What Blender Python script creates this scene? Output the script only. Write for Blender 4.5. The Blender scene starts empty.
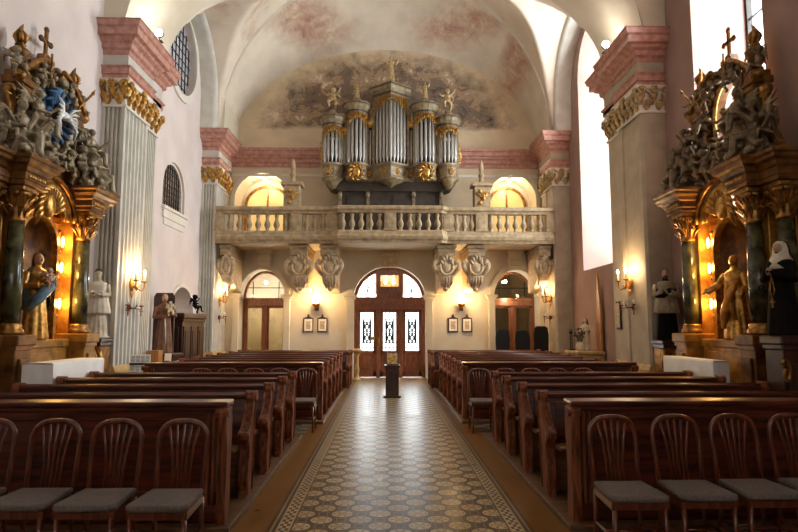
import bpy, bmesh, math, random
from mathutils import Vector, Matrix, Euler, noise
from mathutils.geometry import tessellate_polygon
RND = random.Random(7)
sc = bpy.context.scene
COL = sc.collection
PI = math.pi
# ------------------------------------------------------------------ camera
F = 600.0
cam_d = bpy.data.cameras.new('camera'); cam = bpy.data.objects.new('camera', cam_d); COL.objects.link(cam)
cam_d.sensor_width = 36; cam_d.lens = F / 798 * 36; cam_d.clip_end = 200
cam.location = (-0.116, 0, 1.6)
cam.rotation_euler = (PI/2 + math.atan(61/F), 0, -math.atan(13/F))
sc.camera = cam
# ------------------------------------------------------------------ exposure and world
sc.view_settings.view_transform = 'Standard'; sc.view_settings.look = 'None'
sc.view_settings.gamma = 1; sc.view_settings.use_curve_mapping = False
sc.view_settings.exposure = 1.2
sc.cycles.use_denoising = True
sc.cycles.max_bounces = 8; sc.cycles.diffuse_bounces = 5
sc.cycles.sample_clamp_indirect = 6
W = bpy.data.worlds.new('World'); sc.world = W; W.use_nodes = True
bg = W.node_tree.nodes['Background']; bg.inputs[0].default_value = (0.93, 0.97, 1.0, 1); bg.inputs[1].default_value = 3.2

def area(name, loc, rot, sx, sy, power, col=(1, 1, 1)):
    l = bpy.data.lights.new(name, 'AREA'); l.shape = 'RECTANGLE'; l.size = sx; l.size_y = sy; l.energy = power; l.color = col
    o = bpy.data.objects.new(name, l); o.location = loc; o.rotation_euler = rot; COL.objects.link(o); return o
# daylight entering the three tall windows of the right wall
for nm, y, h in (('daylight_bay_two', 15.1, 6.0), ('daylight_bay_one', 9.1, 6.0)):
    a = area(nm, (6.75, y, 6.3), (0, PI/2, 0), h, 2.3, 0)
    a.data.energy = {'daylight_bay_two': 350, 'daylight_bay_one': 420}[nm]
    a.data.color = (0.96, 0.98, 1.0)
area('choir_fill', (0, -5.6, 5.5), (PI/2 + 0.1, 0, 0), 6, 5, 6, (1.0, 0.78, 0.52))  # added warm fill for the foreground, hung in front of the choir wall
# daylight behind the entrance doors
area('daylight_entrance', (0, 20.6, 2.0), (-PI/2, 0, 0), 2.0, 2.4, 150, (0.93, 0.97, 1.0))

# ------------------------------------------------------------------ materials
MATS = {}
def mat(name, col, rough=0.6, metal=0.0, col2=None, scale=6.0, detail=4, stretch=(1, 1, 1), bump=0.0, lo=0.35, hi=0.65, emit=None, spec=0.5, coat=0.0, bscale=None, sheen=0):
    m = bpy.data.materials.new(name); m.use_nodes = True
    nt = m.node_tree; N = nt.nodes; L = nt.links; b = N['Principled BSDF']
    b.inputs['Roughness'].default_value = rough; b.inputs['Metallic'].default_value = metal
    b.inputs['Specular IOR Level'].default_value = spec
    b.inputs['Coat Weight'].default_value = coat; b.inputs['Coat Roughness'].default_value = 0.15
    if sheen: b.inputs['Sheen Weight'].default_value = sheen
    tc = N.new('ShaderNodeTexCoord'); mp = N.new('ShaderNodeMapping'); mp.inputs['Scale'].default_value = stretch
    L.new(tc.outputs['Object'], mp.inputs[0])
    nz = N.new('ShaderNodeTexNoise'); nz.inputs['Scale'].default_value = scale; nz.inputs['Detail'].default_value = detail
    L.new(mp.outputs[0], nz.inputs['Vector'])
    cr = N.new('ShaderNodeValToRGB')
    c2 = col2 or tuple(c * 0.86 for c in col)
    cr.color_ramp.elements[0].position = lo; cr.color_ramp.elements[0].color = (*c2, 1)
    cr.color_ramp.elements[1].position = hi; cr.color_ramp.elements[1].color = (*col, 1)
    L.new(nz.outputs['Fac'], cr.inputs[0]); L.new(cr.outputs[0], b.inputs['Base Color'])
    if bump:
        bp = N.new('ShaderNodeBump'); bp.inputs['Strength'].default_value = bump; bp.inputs['Distance'].default_value = 0.02
        if bscale:
            n2 = N.new('ShaderNodeTexNoise'); n2.inputs['Scale'].default_value = bscale; n2.inputs['Detail'].default_value = 5
            L.new(mp.outputs[0], n2.inputs['Vector']); L.new(n2.outputs['Fac'], bp.inputs['Height'])
        else: L.new(nz.outputs['Fac'], bp.inputs['Height'])
        L.new(bp.outputs[0], b.inputs['Normal'])
    if emit:
        b.inputs['Emission Color'].default_value = (*emit[0], 1); b.inputs['Emission Strength'].default_value = emit[1]
    MATS[name] = m
    return m
def srgb(r, g, b):
    f = lambda c: (c/255/12.92) if c/255 <= 0.04045 else ((c/255 + 0.055)/1.055)**2.4
    return (f(r), f(g), f(b))
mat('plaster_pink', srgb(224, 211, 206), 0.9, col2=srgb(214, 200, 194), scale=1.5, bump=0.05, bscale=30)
mat('pier_stone_shade', srgb(184, 171, 150), 0.7, col2=srgb(168, 154, 132), scale=3)  # pier stone of the window side, its backlit shade put into the colour
mat('plaster_pink_shade', srgb(164, 134, 124), 0.9, col2=srgb(152, 122, 112), scale=1.5, bump=0.05, bscale=30)  # right wall plaster, darkened in colour to carry the shade beside the windows
mat('pale_gilt', srgb(206, 182, 136), 0.45, 0.4, col2=srgb(150, 124, 84), scale=14, detail=5)
mat('lamp_gold', (1, 0.8, 0.4), 0.5, emit=((1, 0.62, 0.16), 7))
mat('plaster_cream', srgb(218, 209, 190), 0.9, col2=srgb(204, 193, 170), scale=1.2, bump=0.05, bscale=25)
mat('plaster_white', srgb(228, 222, 212), 0.9, col2=srgb(214, 206, 194), scale=1.0)
mat('pier_stone', srgb(205, 201, 190), 0.7, col2=srgb(188, 184, 174), scale=3)
mat('red_marble', srgb(198, 150, 134), 0.5, col2=srgb(168, 114, 100), scale=9, detail=8)
mat('plinth_stone', srgb(196, 166, 112), 0.5, col2=srgb(170, 138, 88), scale=5, detail=8)
mat('balcony_stone', srgb(184, 162, 128), 0.65, col2=srgb(146, 124, 92), scale=7, detail=6)
mat('corbel_stone', srgb(214, 194, 162), 0.7, col2=srgb(184, 160, 126), scale=9, detail=6, bump=0.2)
mat('gold', srgb(216, 170, 92), 0.34, 0.75, col2=srgb(156, 108, 46), scale=14, detail=5)
mat('old_gold', srgb(186, 134, 66), 0.38, 0.7, col2=srgb(108, 70, 30), scale=10, detail=6)
mat('pew_wood', srgb(104, 46, 25), 0.34, col2=srgb(52, 20, 10), scale=4, detail=7, stretch=(0.6, 6, 6), coat=0.15, spec=0.35)
mat('pew_end_wood', srgb(146, 82, 48), 0.45, col2=srgb(82, 40, 23), scale=5, detail=7, stretch=(8, 8, 0.8), spec=0.25)
mat('pew_seat_wood', srgb(150, 106, 68), 0.4, col2=srgb(110, 72, 44), scale=5, stretch=(0.6, 6, 6))
mat('kneeler_pad', srgb(190, 168, 132), 0.8, col2=srgb(166, 142, 106), scale=8)
mat('chair_wood', srgb(118, 54, 25), 0.30, col2=srgb(72, 30, 13), scale=5, detail=6, stretch=(8, 8, 1), coat=0.4)
mat('grey_fabric', srgb(118, 106, 98), 0.95, col2=srgb(100, 90, 83), scale=60, detail=3, bump=0.1)
mat('dark_wood', srgb(70, 38, 24), 0.35, col2=srgb(40, 20, 12), scale=5, detail=7, stretch=(7, 7, 0.8), coat=0.2)
mat('door_wood', srgb(164, 100, 60), 0.42, col2=srgb(118, 66, 36), scale=5, detail=7, stretch=(7, 7, 0.8), coat=0.2)
mat('altar_wood', srgb(142, 94, 42), 0.42, 0.15, spec=0.3, col2=srgb(82, 50, 20), scale=6, detail=7)
mat('altar_marble', srgb(92, 86, 54), 0.2, col2=srgb(34, 34, 24), scale=7, detail=9)
mat('ochre_marble', srgb(176, 128, 58), 0.4, spec=0.3, col2=srgb(128, 86, 34), scale=6, detail=9)
mat('niche_gold', srgb(206, 150, 66), 0.35, 0.5, col2=srgb(160, 104, 38), scale=8)
mat('silver_stone', srgb(168, 152, 124), 0.42, 0.25, col2=srgb(98, 84, 62), scale=9, detail=5)
mat('bronze_stone', srgb(140, 118, 88), 0.42, 0.3, col2=srgb(84, 66, 44), scale=9, detail=5)
mat('blue_paint', srgb(62, 110, 150), 0.5, col2=srgb(38, 78, 116), scale=9)
mat('statue_white', srgb(214, 200, 176), 0.6, col2=srgb(184, 168, 142), scale=8)
mat('statue_alb', srgb(176, 160, 134), 0.6, col2=srgb(140, 122, 98), scale=8)
mat('black_paint', srgb(24, 20, 18), 0.85, spec=0.12, col2=srgb(16, 14, 13), scale=8)
mat('brown_robe', srgb(120, 84, 60), 0.7, col2=srgb(92, 62, 42), scale=8)
mat('skin_paint', srgb(196, 160, 134), 0.5, col2=srgb(178, 140, 114), scale=8)
mat('hair_paint', srgb(92, 56, 36), 0.6)
mat('veil_white', srgb(226, 216, 196), 0.7, col2=srgb(206, 192, 168), scale=10)
mat('blue_robe', srgb(110, 140, 160), 0.5, col2=srgb(70, 100, 124), scale=10)
mat('linen', srgb(247, 245, 242), 0.85, col2=srgb(238, 235, 231), scale=4, bump=0.15, bscale=5)
mat('organ_case', srgb(158, 140, 108), 0.45, col2=srgb(112, 96, 70), scale=8, detail=7)
mat('organ_dark', srgb(74, 62, 48), 0.6, col2=srgb(52, 42, 32), scale=6)
mat('organ_panel', srgb(128, 116, 98), 0.6, col2=srgb(104, 94, 80), scale=3)
mat('tin_pipe', srgb(206, 203, 198), 0.35, 0.4, col2=srgb(184, 182, 178), scale=4, stretch=(4, 4, 0.5))
mat('iron', srgb(40, 36, 34), 0.5, 0.6)
mat('brass', srgb(196, 140, 66), 0.3, 0.9)
mat('black_fabric', srgb(20, 19, 20), 0.8, col2=srgb(14, 14, 15), scale=40)
mat('white_paper', srgb(238, 234, 226), 0.8, col2=srgb(230, 226, 218), scale=3)
mat('ink', srgb(40, 36, 34), 0.8)
mat('picture_tint', srgb(214, 198, 168), 0.7, col2=srgb(150, 130, 108), scale=22, detail=5)
mat('icon_tint', srgb(226, 196, 120), 0.5, col2=srgb(150, 100, 52), scale=16, detail=4)
mat('wax', srgb(240, 230, 205), 0.5)
mat('grey_glass', srgb(206, 206, 210), 0.45, col2=srgb(170, 170, 176), scale=2, detail=4)
mat('dim_glass', srgb(124, 108, 100), 0.5, col2=srgb(96, 84, 78), scale=3, detail=4)
mat('warm_window', srgb(226, 196, 130), 0.4, col2=srgb(200, 164, 92), scale=1.4, detail=1, emit=(srgb(240, 208, 140), 0.22))
mat('flame', (1, 0.8, 0.5), 0.5, emit=((1, 0.66, 0.30), 26))
mat('lamp_white', (1, 1, 1), 0.5, emit=((1, 0.94, 0.82), 30))
mat('lamp_warm', (1, 0.9, 0.7), 0.5, emit=((1, 0.72, 0.36), 12))
mat('street_stone', srgb(220, 220, 216), 0.9)
mat('floor_tan', srgb(150, 112, 66), 0.4)
mat('platform_wood', srgb(122, 88, 58), 0.5, col2=srgb(86, 58, 36), scale=4, detail=6, stretch=(0.7, 7, 7))
mat('fluorescent_cover', srgb(90, 70, 30), 0.5)
mat('oak', srgb(178, 124, 66), 0.4, col2=srgb(146, 96, 48), scale=5, stretch=(8, 8, 1))
mat('red_cloth', srgb(150, 62, 46), 0.8)
# clear glass that lets the daylight through
def glass(name, tint, gloss=0.12):
    m = bpy.data.materials.new(name); m.use_nodes = True; nt = m.node_tree; N = nt.nodes; L = nt.links
    N.remove(N['Principled BSDF'])
    t = N.new('ShaderNodeBsdfTransparent'); t.inputs[0].default_value = (*tint, 1)
    g = N.new('ShaderNodeBsdfGlossy'); g.inputs['Roughness'].default_value = 0.03
    x = N.new('ShaderNodeMixShader'); x.inputs[0].default_value = gloss
    L.new(t.outputs[0], x.inputs[1]); L.new(g.outputs[0], x.inputs[2]); L.new(x.outputs[0], N['Material Output'].inputs[0])
    MATS[name] = m
glass('clear_glass', (0.95, 0.97, 0.97), 0.06)
glass('amber_glass', (0.7, 0.64, 0.5), 0.06)
glass('smoky_glass', (0.78, 0.74, 0.62), 0.08)

# fresco plaster: cream ground with worn painted patches
def fresco(name, cols, base, scale, patch_scale, lo, hi):
    m = bpy.data.materials.new(name); m.use_nodes = True; nt = m.node_tree; N = nt.nodes; L = nt.links; b = N['Principled BSDF']
    b.inputs['Roughness'].default_value = 0.9
    tc = N.new('ShaderNodeTexCoord')
    n1 = N.new('ShaderNodeTexNoise'); n1.inputs['Scale'].default_value = scale; n1.inputs['Detail'].default_value = 9; n1.inputs['Roughness'].default_value = 0.68
    n1.inputs['Distortion'].default_value = 0.7
    n2 = N.new('ShaderNodeTexNoise'); n2.inputs['Scale'].default_value = patch_scale; n2.inputs['Detail'].default_value = 5
    L.new(tc.outputs['Object'], n1.inputs['Vector']); L.new(tc.outputs['Object'], n2.inputs['Vector'])
    cr = N.new('ShaderNodeValToRGB'); e = cr.color_ramp.elements
    while len(e) < len(cols): e.new(0.5)
    for i, (p, c) in enumerate(cols): e[i].position = p; e[i].color = (*c, 1)
    r2 = N.new('ShaderNodeValToRGB'); r2.color_ramp.elements[0].position = lo; r2.color_ramp.elements[1].position = hi
    L.new(n1.outputs['Fac'], cr.inputs[0]); L.new(n2.outputs['Fac'], r2.inputs[0])
    n3 = N.new('ShaderNodeTexNoise'); n3.inputs['Scale'].default_value = 0.8; n3.inputs['Detail'].default_value = 6
    L.new(tc.outputs['Object'], n3.inputs['Vector'])
    r3 = N.new('ShaderNodeValToRGB'); r3.color_ramp.elements[0].position = 0.35; r3.color_ramp.elements[1].position = 0.65
    r3.color_ramp.elements[0].color = (*[c * 0.82 for c in base], 1); r3.color_ramp.elements[1].color = (*base, 1)
    L.new(n3.outputs['Fac'], r3.inputs[0])
    mx = N.new('ShaderNodeMix'); mx.data_type = 'RGBA'
    L.new(r2.outputs[0], mx.inputs[0]); L.new(r3.outputs[0], mx.inputs[6]); L.new(cr.outputs[0], mx.inputs[7])
    L.new(mx.outputs[2], b.inputs['Base Color']); MATS[name] = m
fresco('vault_plaster', [(0.34, srgb(140, 108, 84)), (0.45, srgb(186, 140, 112)), (0.52, srgb(196, 172, 138)), (0.62, srgb(224, 208, 184))], srgb(236, 223, 204), 0.9, 0.42, 0.53, 0.68)
#fresco('soffit_plaster', [(0.34, srgb(110, 78, 60)), (0.44, srgb(168, 108, 84)), (0.52, srgb(196, 160, 124)), (0.62, srgb(226, 206, 176))], srgb(222, 208, 184), 1.2, 0.5, 0.50, 0.60)
fresco('lunette_plaster', [(0.34, srgb(150, 112, 78)), (0.5, srgb(190, 156, 116)), (0.62, srgb(206, 178, 140))], srgb(212, 184, 146), 1.3, 0.6, 0.45, 0.6)

def masked_fresco(name, cols, base, scale, ellipses, stretch=(1, 1, 1), soft=0.16, floor=None, amp=1.1):
    """painted areas bounded by worn ellipses in the x-z plane of the object, on plain plaster"""
    m = bpy.data.materials.new(name); m.use_nodes = True; nt = m.node_tree; N = nt.nodes; L = nt.links; b = N['Principled BSDF']
    b.inputs['Roughness'].default_value = 0.9
    tc = N.new('ShaderNodeTexCoord'); sp = N.new('ShaderNodeSeparateXYZ'); L.new(tc.outputs['Object'], sp.inputs[0])
    mp = N.new('ShaderNodeMapping'); mp.inputs['Scale'].default_value = stretch; L.new(tc.outputs['Object'], mp.inputs[0])
    def M(op, a, c):
        n = N.new('ShaderNodeMath'); n.operation = op
        for i, v in enumerate((a, c)):
            if isinstance(v, (int, float)): n.inputs[i].default_value = v
            else: L.new(v, n.inputs[i])
        return n.outputs[0]
    def NZ(sc_, det, rough=.6, dist=0.0):
        n = N.new('ShaderNodeTexNoise'); n.inputs['Scale'].default_value = sc_; n.inputs['Detail'].default_value = det; n.inputs['Roughness'].default_value = rough; n.inputs['Distortion'].default_value = dist
        L.new(mp.outputs[0], n.inputs['Vector']); return n.outputs['Fac']
    edge = M('MULTIPLY', M('SUBTRACT', NZ(2.2, 7), .5), amp)
    best = None
    for cx, cz, rx, rz in ellipses:
        u = M('DIVIDE', M('SUBTRACT', sp.outputs[0], cx), rx); v = M('DIVIDE', M('SUBTRACT', sp.outputs[2], cz), rz)
        d = M('SQRT', M('ADD', M('MULTIPLY', u, u), M('MULTIPLY', v, v)), 0)
        best = d if best is None else M('MINIMUM', best, d)
    if floor is not None: best = M('MAXIMUM', best, M('ADD', M('MULTIPLY', M('SUBTRACT', floor, sp.outputs[2]), 1.6), 1.0))
    f = N.new('ShaderNodeMapRange'); f.inputs['From Min'].default_value = 1 + soft; f.inputs['From Max'].default_value = 1 - soft
    L.new(M('ADD', best, edge), f.inputs['Value'])
    cr = N.new('ShaderNodeValToRGB'); e = cr.color_ramp.elements
    while len(e) < len(cols): e.new(0.5)
    for i, (p, c) in enumerate(cols): e[i].position = p; e[i].color = (*c, 1)
    L.new(NZ(scale, 10, .74, .35), cr.inputs[0])
    r3 = N.new('ShaderNodeValToRGB'); r3.color_ramp.elements[0].position = .35; r3.color_ramp.elements[1].position = .65
    r3.color_ramp.elements[0].color = (*[c * .8 for c in base], 1); r3.color_ramp.elements[1].color = (*base, 1); L.new(NZ(.9, 7), r3.inputs[0])
    mx = N.new('ShaderNodeMix'); mx.data_type = 'RGBA'; L.new(f.outputs[0], mx.inputs[0]); L.new(r3.outputs[0], mx.inputs[6]); L.new(cr.outputs[0], mx.inputs[7])
    L.new(mx.outputs[2], b.inputs['Base Color']); MATS[name] = m
masked_fresco('lunette_plaster', [(0.33, srgb(54, 44, 38)), (0.41, srgb(98, 88, 84)), (0.46, srgb(134, 112, 90)), (0.49, srgb(108, 94, 84)), (0.53, srgb(176, 150, 120)), (0.57, srgb(150, 122, 100)), (0.63, srgb(220, 204, 178))], srgb(222, 202, 170), 1.15,
    [(-.1, 8.0, 3.75, 2.45)], (1, 1, 1.2), soft=.12, floor=8.05, amp=.5)
masked_fresco('soffit_plaster', [(0.36, srgb(158, 128, 110)), (0.45, srgb(190, 152, 134)), (0.52, srgb(198, 172, 148)), (0.60, srgb(216, 200, 178))], srgb(230, 219, 200), 1.6, [(-2.6, 11.05, 1.2, .5), (2.3, 11.1, 1.35, .45), (3.9, 9.8, .35, .8)], soft=.5)
# patterned tile floor with its border bands
def floor_mat():
    m = bpy.data.materials.new('tile_floor'); m.use_nodes = True; nt = m.node_tree; N = nt.nodes; L = nt.links; b = N['Principled BSDF']
    def M(op, a, c=None, d=None):
        n = N.new('ShaderNodeMath'); n.operation = op
        for i, v in enumerate((a, c, d)):
            if v is None: continue
            if isinstance(v, (int, float)): n.inputs[i].default_value = v
            else: L.new(v, n.inputs[i])
        return n.outputs[0]
    def RAMP(v, stops, const=False):
        r = N.new('ShaderNodeValToRGB'); e = r.color_ramp.elements
        if const: r.color_ramp.interpolation = 'CONSTANT'
        while len(e) < len(stops): e.new(0.5)
        for i, (p, c) in enumerate(stops): e[i].position = p; e[i].color = (*c, 1)
        L.new(v, r.inputs[0]); return r.outputs[0]
    def MIX(f, a, c):
        x = N.new('ShaderNodeMix'); x.data_type = 'RGBA'
        for i, v in ((0, f), (6, a), (7, c)):
            if isinstance(v, tuple): x.inputs[i].default_value = (*v, 1)
            elif isinstance(v, (int, float)): x.inputs[i].default_value = v
            else: L.new(v, x.inputs[i])
        return x.outputs[2]
    tc = N.new('ShaderNodeTexCoord'); s = N.new('ShaderNodeSeparateXYZ'); L.new(tc.outputs['Object'], s.inputs[0])
    X, Y = s.outputs[0], s.outputs[1]
    P = 0.325
    def cell(off):
        u = M('SUBTRACT', M('FRACT', M('ADD', M('DIVIDE', X, P), off)), 0.5)
        v = M('SUBTRACT', M('FRACT', M('ADD', M('DIVIDE', Y, P), off)), 0.5)
        d = M('SQRT', M('ADD', M('MULTIPLY', u, u), M('MULTIPLY', v, v)))
        a = M('ARCTAN2', v, u)
        return d, a
    d1, a1 = cell(0.5); d2, a2 = cell(0.0)
    d = M('MINIMUM', d1, d2); sel = M('LESS_THAN', d1, d2)
    a = M('ADD', M('MULTIPLY', a1, sel), M('MULTIPLY', a2, M('SUBTRACT', 1.0, sel)))
    pet = M('MULTIPLY', M('COSINE', M('MULTIPLY', a, 6.0)), 0.035)
    dd = M('ADD', d, M('MULTIPLY', pet, M('LESS_THAN', d, 0.22)))
    cream, tan, dk = srgb(208, 185, 146), srgb(106, 82, 58), srgb(40, 32, 26)
    spoke = M('MULTIPLY', M('LESS_THAN', M('ABSOLUTE', M('SINE', M('MULTIPLY', a, 3.0))), 0.30), M('MULTIPLY', M('GREATER_THAN', d, 0.05), M('LESS_THAN', d, 0.24)))
    c = RAMP(dd, [(0.0, dk), (0.03, cream), (0.085, dk), (0.10, cream), (0.20, tan), (0.22, cream), (0.275, dk), (0.315, srgb(96, 74, 54)), (0.345, dk), (0.375, srgb(140, 112, 80)), (0.41, srgb(56, 44, 34))], True)
    c = MIX(spoke, c, srgb(84, 64, 48))
    aX = M('ABSOLUTE', X)
    # border: key pattern between dark and cream lines
    ky = M('FRACT', M('MULTIPLY', Y, 9.0)); kx = M('GREATER_THAN', M('FRACT', M('MULTIPLY', aX, 18.0)), 0.5)
    key = M('ABSOLUTE', M('SUBTRACT', M('GREATER_THAN', ky, 0.5), kx))
    keyc = MIX(key, srgb(200, 178, 140), srgb(70, 54, 42))
    c = MIX(M('GREATER_THAN', aX, 0.86), c, srgb(86, 64, 48))
    c = MIX(M('GREATER_THAN', aX, 0.875), c, srgb(190, 166, 128))
    c = MIX(M('GREATER_THAN', aX, 0.89), c, keyc)
    c = MIX(M('GREATER_THAN', aX, 0.97), c, srgb(190, 166, 128))
    c = MIX(M('GREATER_THAN', aX, 0.985), c, srgb(86, 64, 48))
    c = MIX(M('GREATER_THAN', aX, 1.015), c, srgb(176, 150, 112))
    c = MIX(M('GREATER_THAN', aX, 1.03), c, srgb(92, 70, 52))
    c = MIX(M('GREATER_THAN', aX, 1.06), c, srgb(140, 98, 48))
    # plain smaller tiles under the pews
    ck = N.new('ShaderNodeTexChecker'); ck.inputs['Scale'].default_value = 6.0; L.new(tc.outputs['Object'], ck.inputs['Vector'])
    ck.inputs['Color1'].default_value = (*srgb(150, 136, 116), 1); ck.inputs['Color2'].default_value = (*srgb(92, 78, 64), 1)
    c = MIX(M('GREATER_THAN', aX, 1.33), c, ck.outputs[0])
    nz = N.new('ShaderNodeTexNoise'); nz.inputs['Scale'].default_value = 3.0; nz.inputs['Detail'].default_value = 5; L.new(tc.outputs['Object'], nz.inputs['Vector'])
    wear = RAMP(nz.outputs['Fac'], [(0.3, (0.62, 0.59, 0.56)), (0.7, (0.98, 0.94, 0.90))])
    mu = N.new('ShaderNodeMix'); mu.data_type = 'RGBA'; mu.blend_type = 'MULTIPLY'; mu.inputs[0].default_value = 1.0
    L.new(c, mu.inputs[6]); L.new(wear, mu.inputs[7]); L.new(mu.outputs[2], b.inputs['Base Color'])
    r = M('MULTIPLY_ADD', nz.outputs['Fac'], 0.25, 0.20); L.new(r, b.inputs['Roughness'])
    b.inputs['Specular IOR Level'].default_value = 0.13
    MATS['tile_floor'] = m
floor_mat()

# ------------------------------------------------------------------ mesh builder
class MB:
    def __init__(self, tf=None): self.bm = bmesh.new(); self.tf = tf
    def _xf(self, vs, mtx):
        if mtx is not None:
            for v in vs: v.co = mtx @ v.co
    def box(self, x0, x1, y0, y1, z0, z1, bev=0.0, mtx=None):
        r = bmesh.ops.create_cube(self.bm, size=1); vs = r['verts']
        for v in vs:
            v.co = Vector((x0 + (v.co.x + .5) * (x1 - x0), y0 + (v.co.y + .5) * (y1 - y0), z0 + (v.co.z + .5) * (z1 - z0)))
        if bev:
            es = list({e for v in vs for e in v.link_edges})
            r = bmesh.ops.bevel(self.bm, geom=es, offset=bev, segments=2, affect='EDGES', profile=0.5)
            vs = list({v for f in r['faces'] for v in f.verts} | {v for v in vs if v.is_valid})
        self._xf(vs, mtx); return self
    def lathe(self, prof, c=(0, 0, 0), seg=16, arc=(0, 2*PI), mtx=None, smooth=True, fold=None):
        bm = self.bm; full = abs(arc[1] - arc[0] - 2*PI) < 1e-6; n = seg if full else seg + 1
        rows = []; allv = []
        for r, z in prof:
            row = []
            for i in range(n):
                t = arc[0] + (arc[1] - arc[0]) * i / seg
                rr = r * (fold(t, z) if fold else 1)
                v = bm.verts.new((c[0] + rr * math.cos(t), c[1] + rr * math.sin(t), c[2] + z)); row.append(v); allv.append(v)
            rows.append(row)
        for a, b in zip(rows, rows[1:]):
            for i in range(n if full else n - 1):
                j = (i + 1) % n
                f = bm.faces.new((a[i], a[j], b[j], b[i])); f.smooth = smooth
        if full:
            for row, rev in ((rows[0], True), (rows[-1], False)):
                try: bm.faces.new(row[::-1] if rev else row)
                except Exception: pass
        self._xf(allv, mtx); return self
    def tube(self, pts, rad, seg=8, mtx=None, flat=1.0, caps=True):
        bm = self.bm; pts = [Vector(p) for p in pts]; n = len(pts)
        if isinstance(rad, (int, float)): rad = [rad] * n
        rows = []; allv = []; up = None
        for i, p in enumerate(pts):
            t = (pts[min(i+1, n-1)] - pts[max(i-1, 0)]).normalized()
            if up is None:
                up = Vector((0, 0, 1)) if abs(t.z) < 0.9 else Vector((0, 1, 0))
            s = t.cross(up)
            if s.length < 1e-5: s = t.orthogonal()
            s.normalize(); up = s.cross(t).normalized()
            row = []
            for k in range(seg):
                a = 2 * PI * k / seg
                v = bm.verts.new(p + (s * math.cos(a) + up * math.sin(a) * flat) * rad[i]); row.append(v); allv.append(v)
            rows.append(row)
        for a, b in zip(rows, rows[1:]):
            for i in range(seg):
                j = (i + 1) % seg; f = bm.faces.new((a[i], a[j], b[j], b[i])); f.smooth = True
        if caps:
            bm.faces.new(rows[0][::-1]); bm.faces.new(rows[-1])
        self._xf(allv, mtx); return self
    def ell(self, c, r, rot=None, u=14, v=9):
        if isinstance(r, (int, float)): r = (r, r, r)
        m = Matrix.Translation(c) @ (rot.to_matrix().to_4x4() if rot else Matrix()) @ Matrix.Diagonal((*r, 1))
        g = bmesh.ops.create_uvsphere(self.bm, u_segments=u, v_segments=v, radius=1, matrix=m)
        for w in g['verts']:
            for f in w.link_faces: f.smooth = True
        return self
    def prism(self, poly, axis, a, b, bev=0.0, mtx=None, holes=()):
        """poly in the plane normal to axis: x -> (y,z), y -> (x,z), z -> (x,y)"""
        def P(q, w): return {'x': (w, q[0], q[1]), 'y': (q[0], w, q[1]), 'z': (q[0], q[1], w)}[axis]
        bm = self.bm; loops = [list(poly)] + [list(h) for h in holes]
        tri = tessellate_polygon([[Vector((p[0], p[1], 0)) for p in l] for l in loops])
        flat = [p for l in loops for p in l]
        va = [bm.verts.new(P(p, a)) for p in flat]; vb = [bm.verts.new(P(p, b)) for p in flat]
        if not holes:
            fs = [bm.faces.new(va), bm.faces.new(vb[::-1])]
        else:
            fs = []
            for t in tri:
                try: fs.append(bm.faces.new([va[i] for i in t])); fs.append(bm.faces.new([vb[i] for i in t][::-1]))
                except Exception: pass
        k = 0
        for l in loops:
            n = len(l)
            for i in range(n):
                j = (i + 1) % n
                bm.faces.new((va[k+i], vb[k+i], vb[k+j], va[k+j]))
            k += n
        if bev and not holes:
            es = [e for f in fs for e in f.edges]
            bmesh.ops.bevel(bm, geom=es, offset=bev, segments=2, affect='EDGES', profile=0.5)
        else: self._xf(va + vb, mtx)
        return self
    def sweep(self, path, prof, closed=False, z0=0.0, smooth=False, mtx=None, cap=True):
        """prof (out, z) points swept along a plan path with mitred corners; out is to the right of travel"""
        bm = self.bm; n = len(path); rows = []; allv = []
        pts = [Vector((p[0], p[1])) for p in path]
        for i in range(n):
            if closed: d0 = pts[i] - pts[i-1]; d1 = pts[(i+1) % n] - pts[i]
            else:
                d0 = pts[i] - pts[i-1] if i else pts[1] - pts[0]
                d1 = pts[i+1] - pts[i] if i < n-1 else pts[i] - pts[i-1]
            n0 = Vector((d0.y, -d0.x)).normalized(); n1 = Vector((d1.y, -d1.x)).normalized()
            b = n0 + n1
            if b.length < 1e-6: b = n0
            b.normalize(); k = 1 / max(0.35, b.dot(n0))
            row = [bm.verts.new((pts[i].x + b.x*o*k, pts[i].y + b.y*o*k, z0 + z)) for o, z in prof]
            rows.append(row); allv += row
        m = n if closed else n - 1; q = len(prof)
        for i in range(m):
            a, b = rows[i], rows[(i+1) % n]
            for j in range(q - 1):
                f = bm.faces.new((a[j], b[j], b[j+1], a[j+1])); f.smooth = smooth
        if cap and not closed:
            for r in (rows[0], rows[-1]):
                try: bm.faces.new(r)
                except Exception: pass
        self._xf(allv, mtx); return self
    def grid(self, fn, nu, nv, smooth=True):
        bm = self.bm; g = [[bm.verts.new(fn(i/nu, j/nv)) for j in range(nv+1)] for i in range(nu+1)]
        for i in range(nu):
            for j in range(nv):
                f = bm.faces.new((g[i][j], g[i+1][j], g[i+1][j+1], g[i][j+1])); f.smooth = smooth
        return self
    def join(self, mesh, mtx=Matrix()):
        k = len(self.bm.verts); self.bm.from_mesh(mesh); self.bm.verts.ensure_lookup_table()
        for v in self.bm.verts[k:]: v.co = mtx @ v.co
        return self
    def mesh(self, name, m, norm=True):
        bm = self.bm
        if self.tf is not None:
            for v in bm.verts: v.co = self.tf @ v.co
        if norm: bmesh.ops.recalc_face_normals(bm, faces=bm.faces[:])
        me = bpy.data.meshes.new(name); bm.to_mesh(me); bm.free()
        if m: me.materials.append(MATS[m])
        return me
    def build(self, name, m, parent=None, norm=True, loc=None, rz=0.0):
        o = bpy.data.objects.new(name, self.mesh(name, m, norm)); COL.objects.link(o)
        if parent: o.parent = parent
        if loc: o.location = loc
        if rz: o.rotation_euler.z = rz
        return o
def tag(o, label=None, cat=None, group=None, kind=None):
    if label: o['label'] = label
    if cat: o['category'] = cat
    if group: o['group'] = group
    if kind: o['kind'] = kind
    return o
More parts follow.
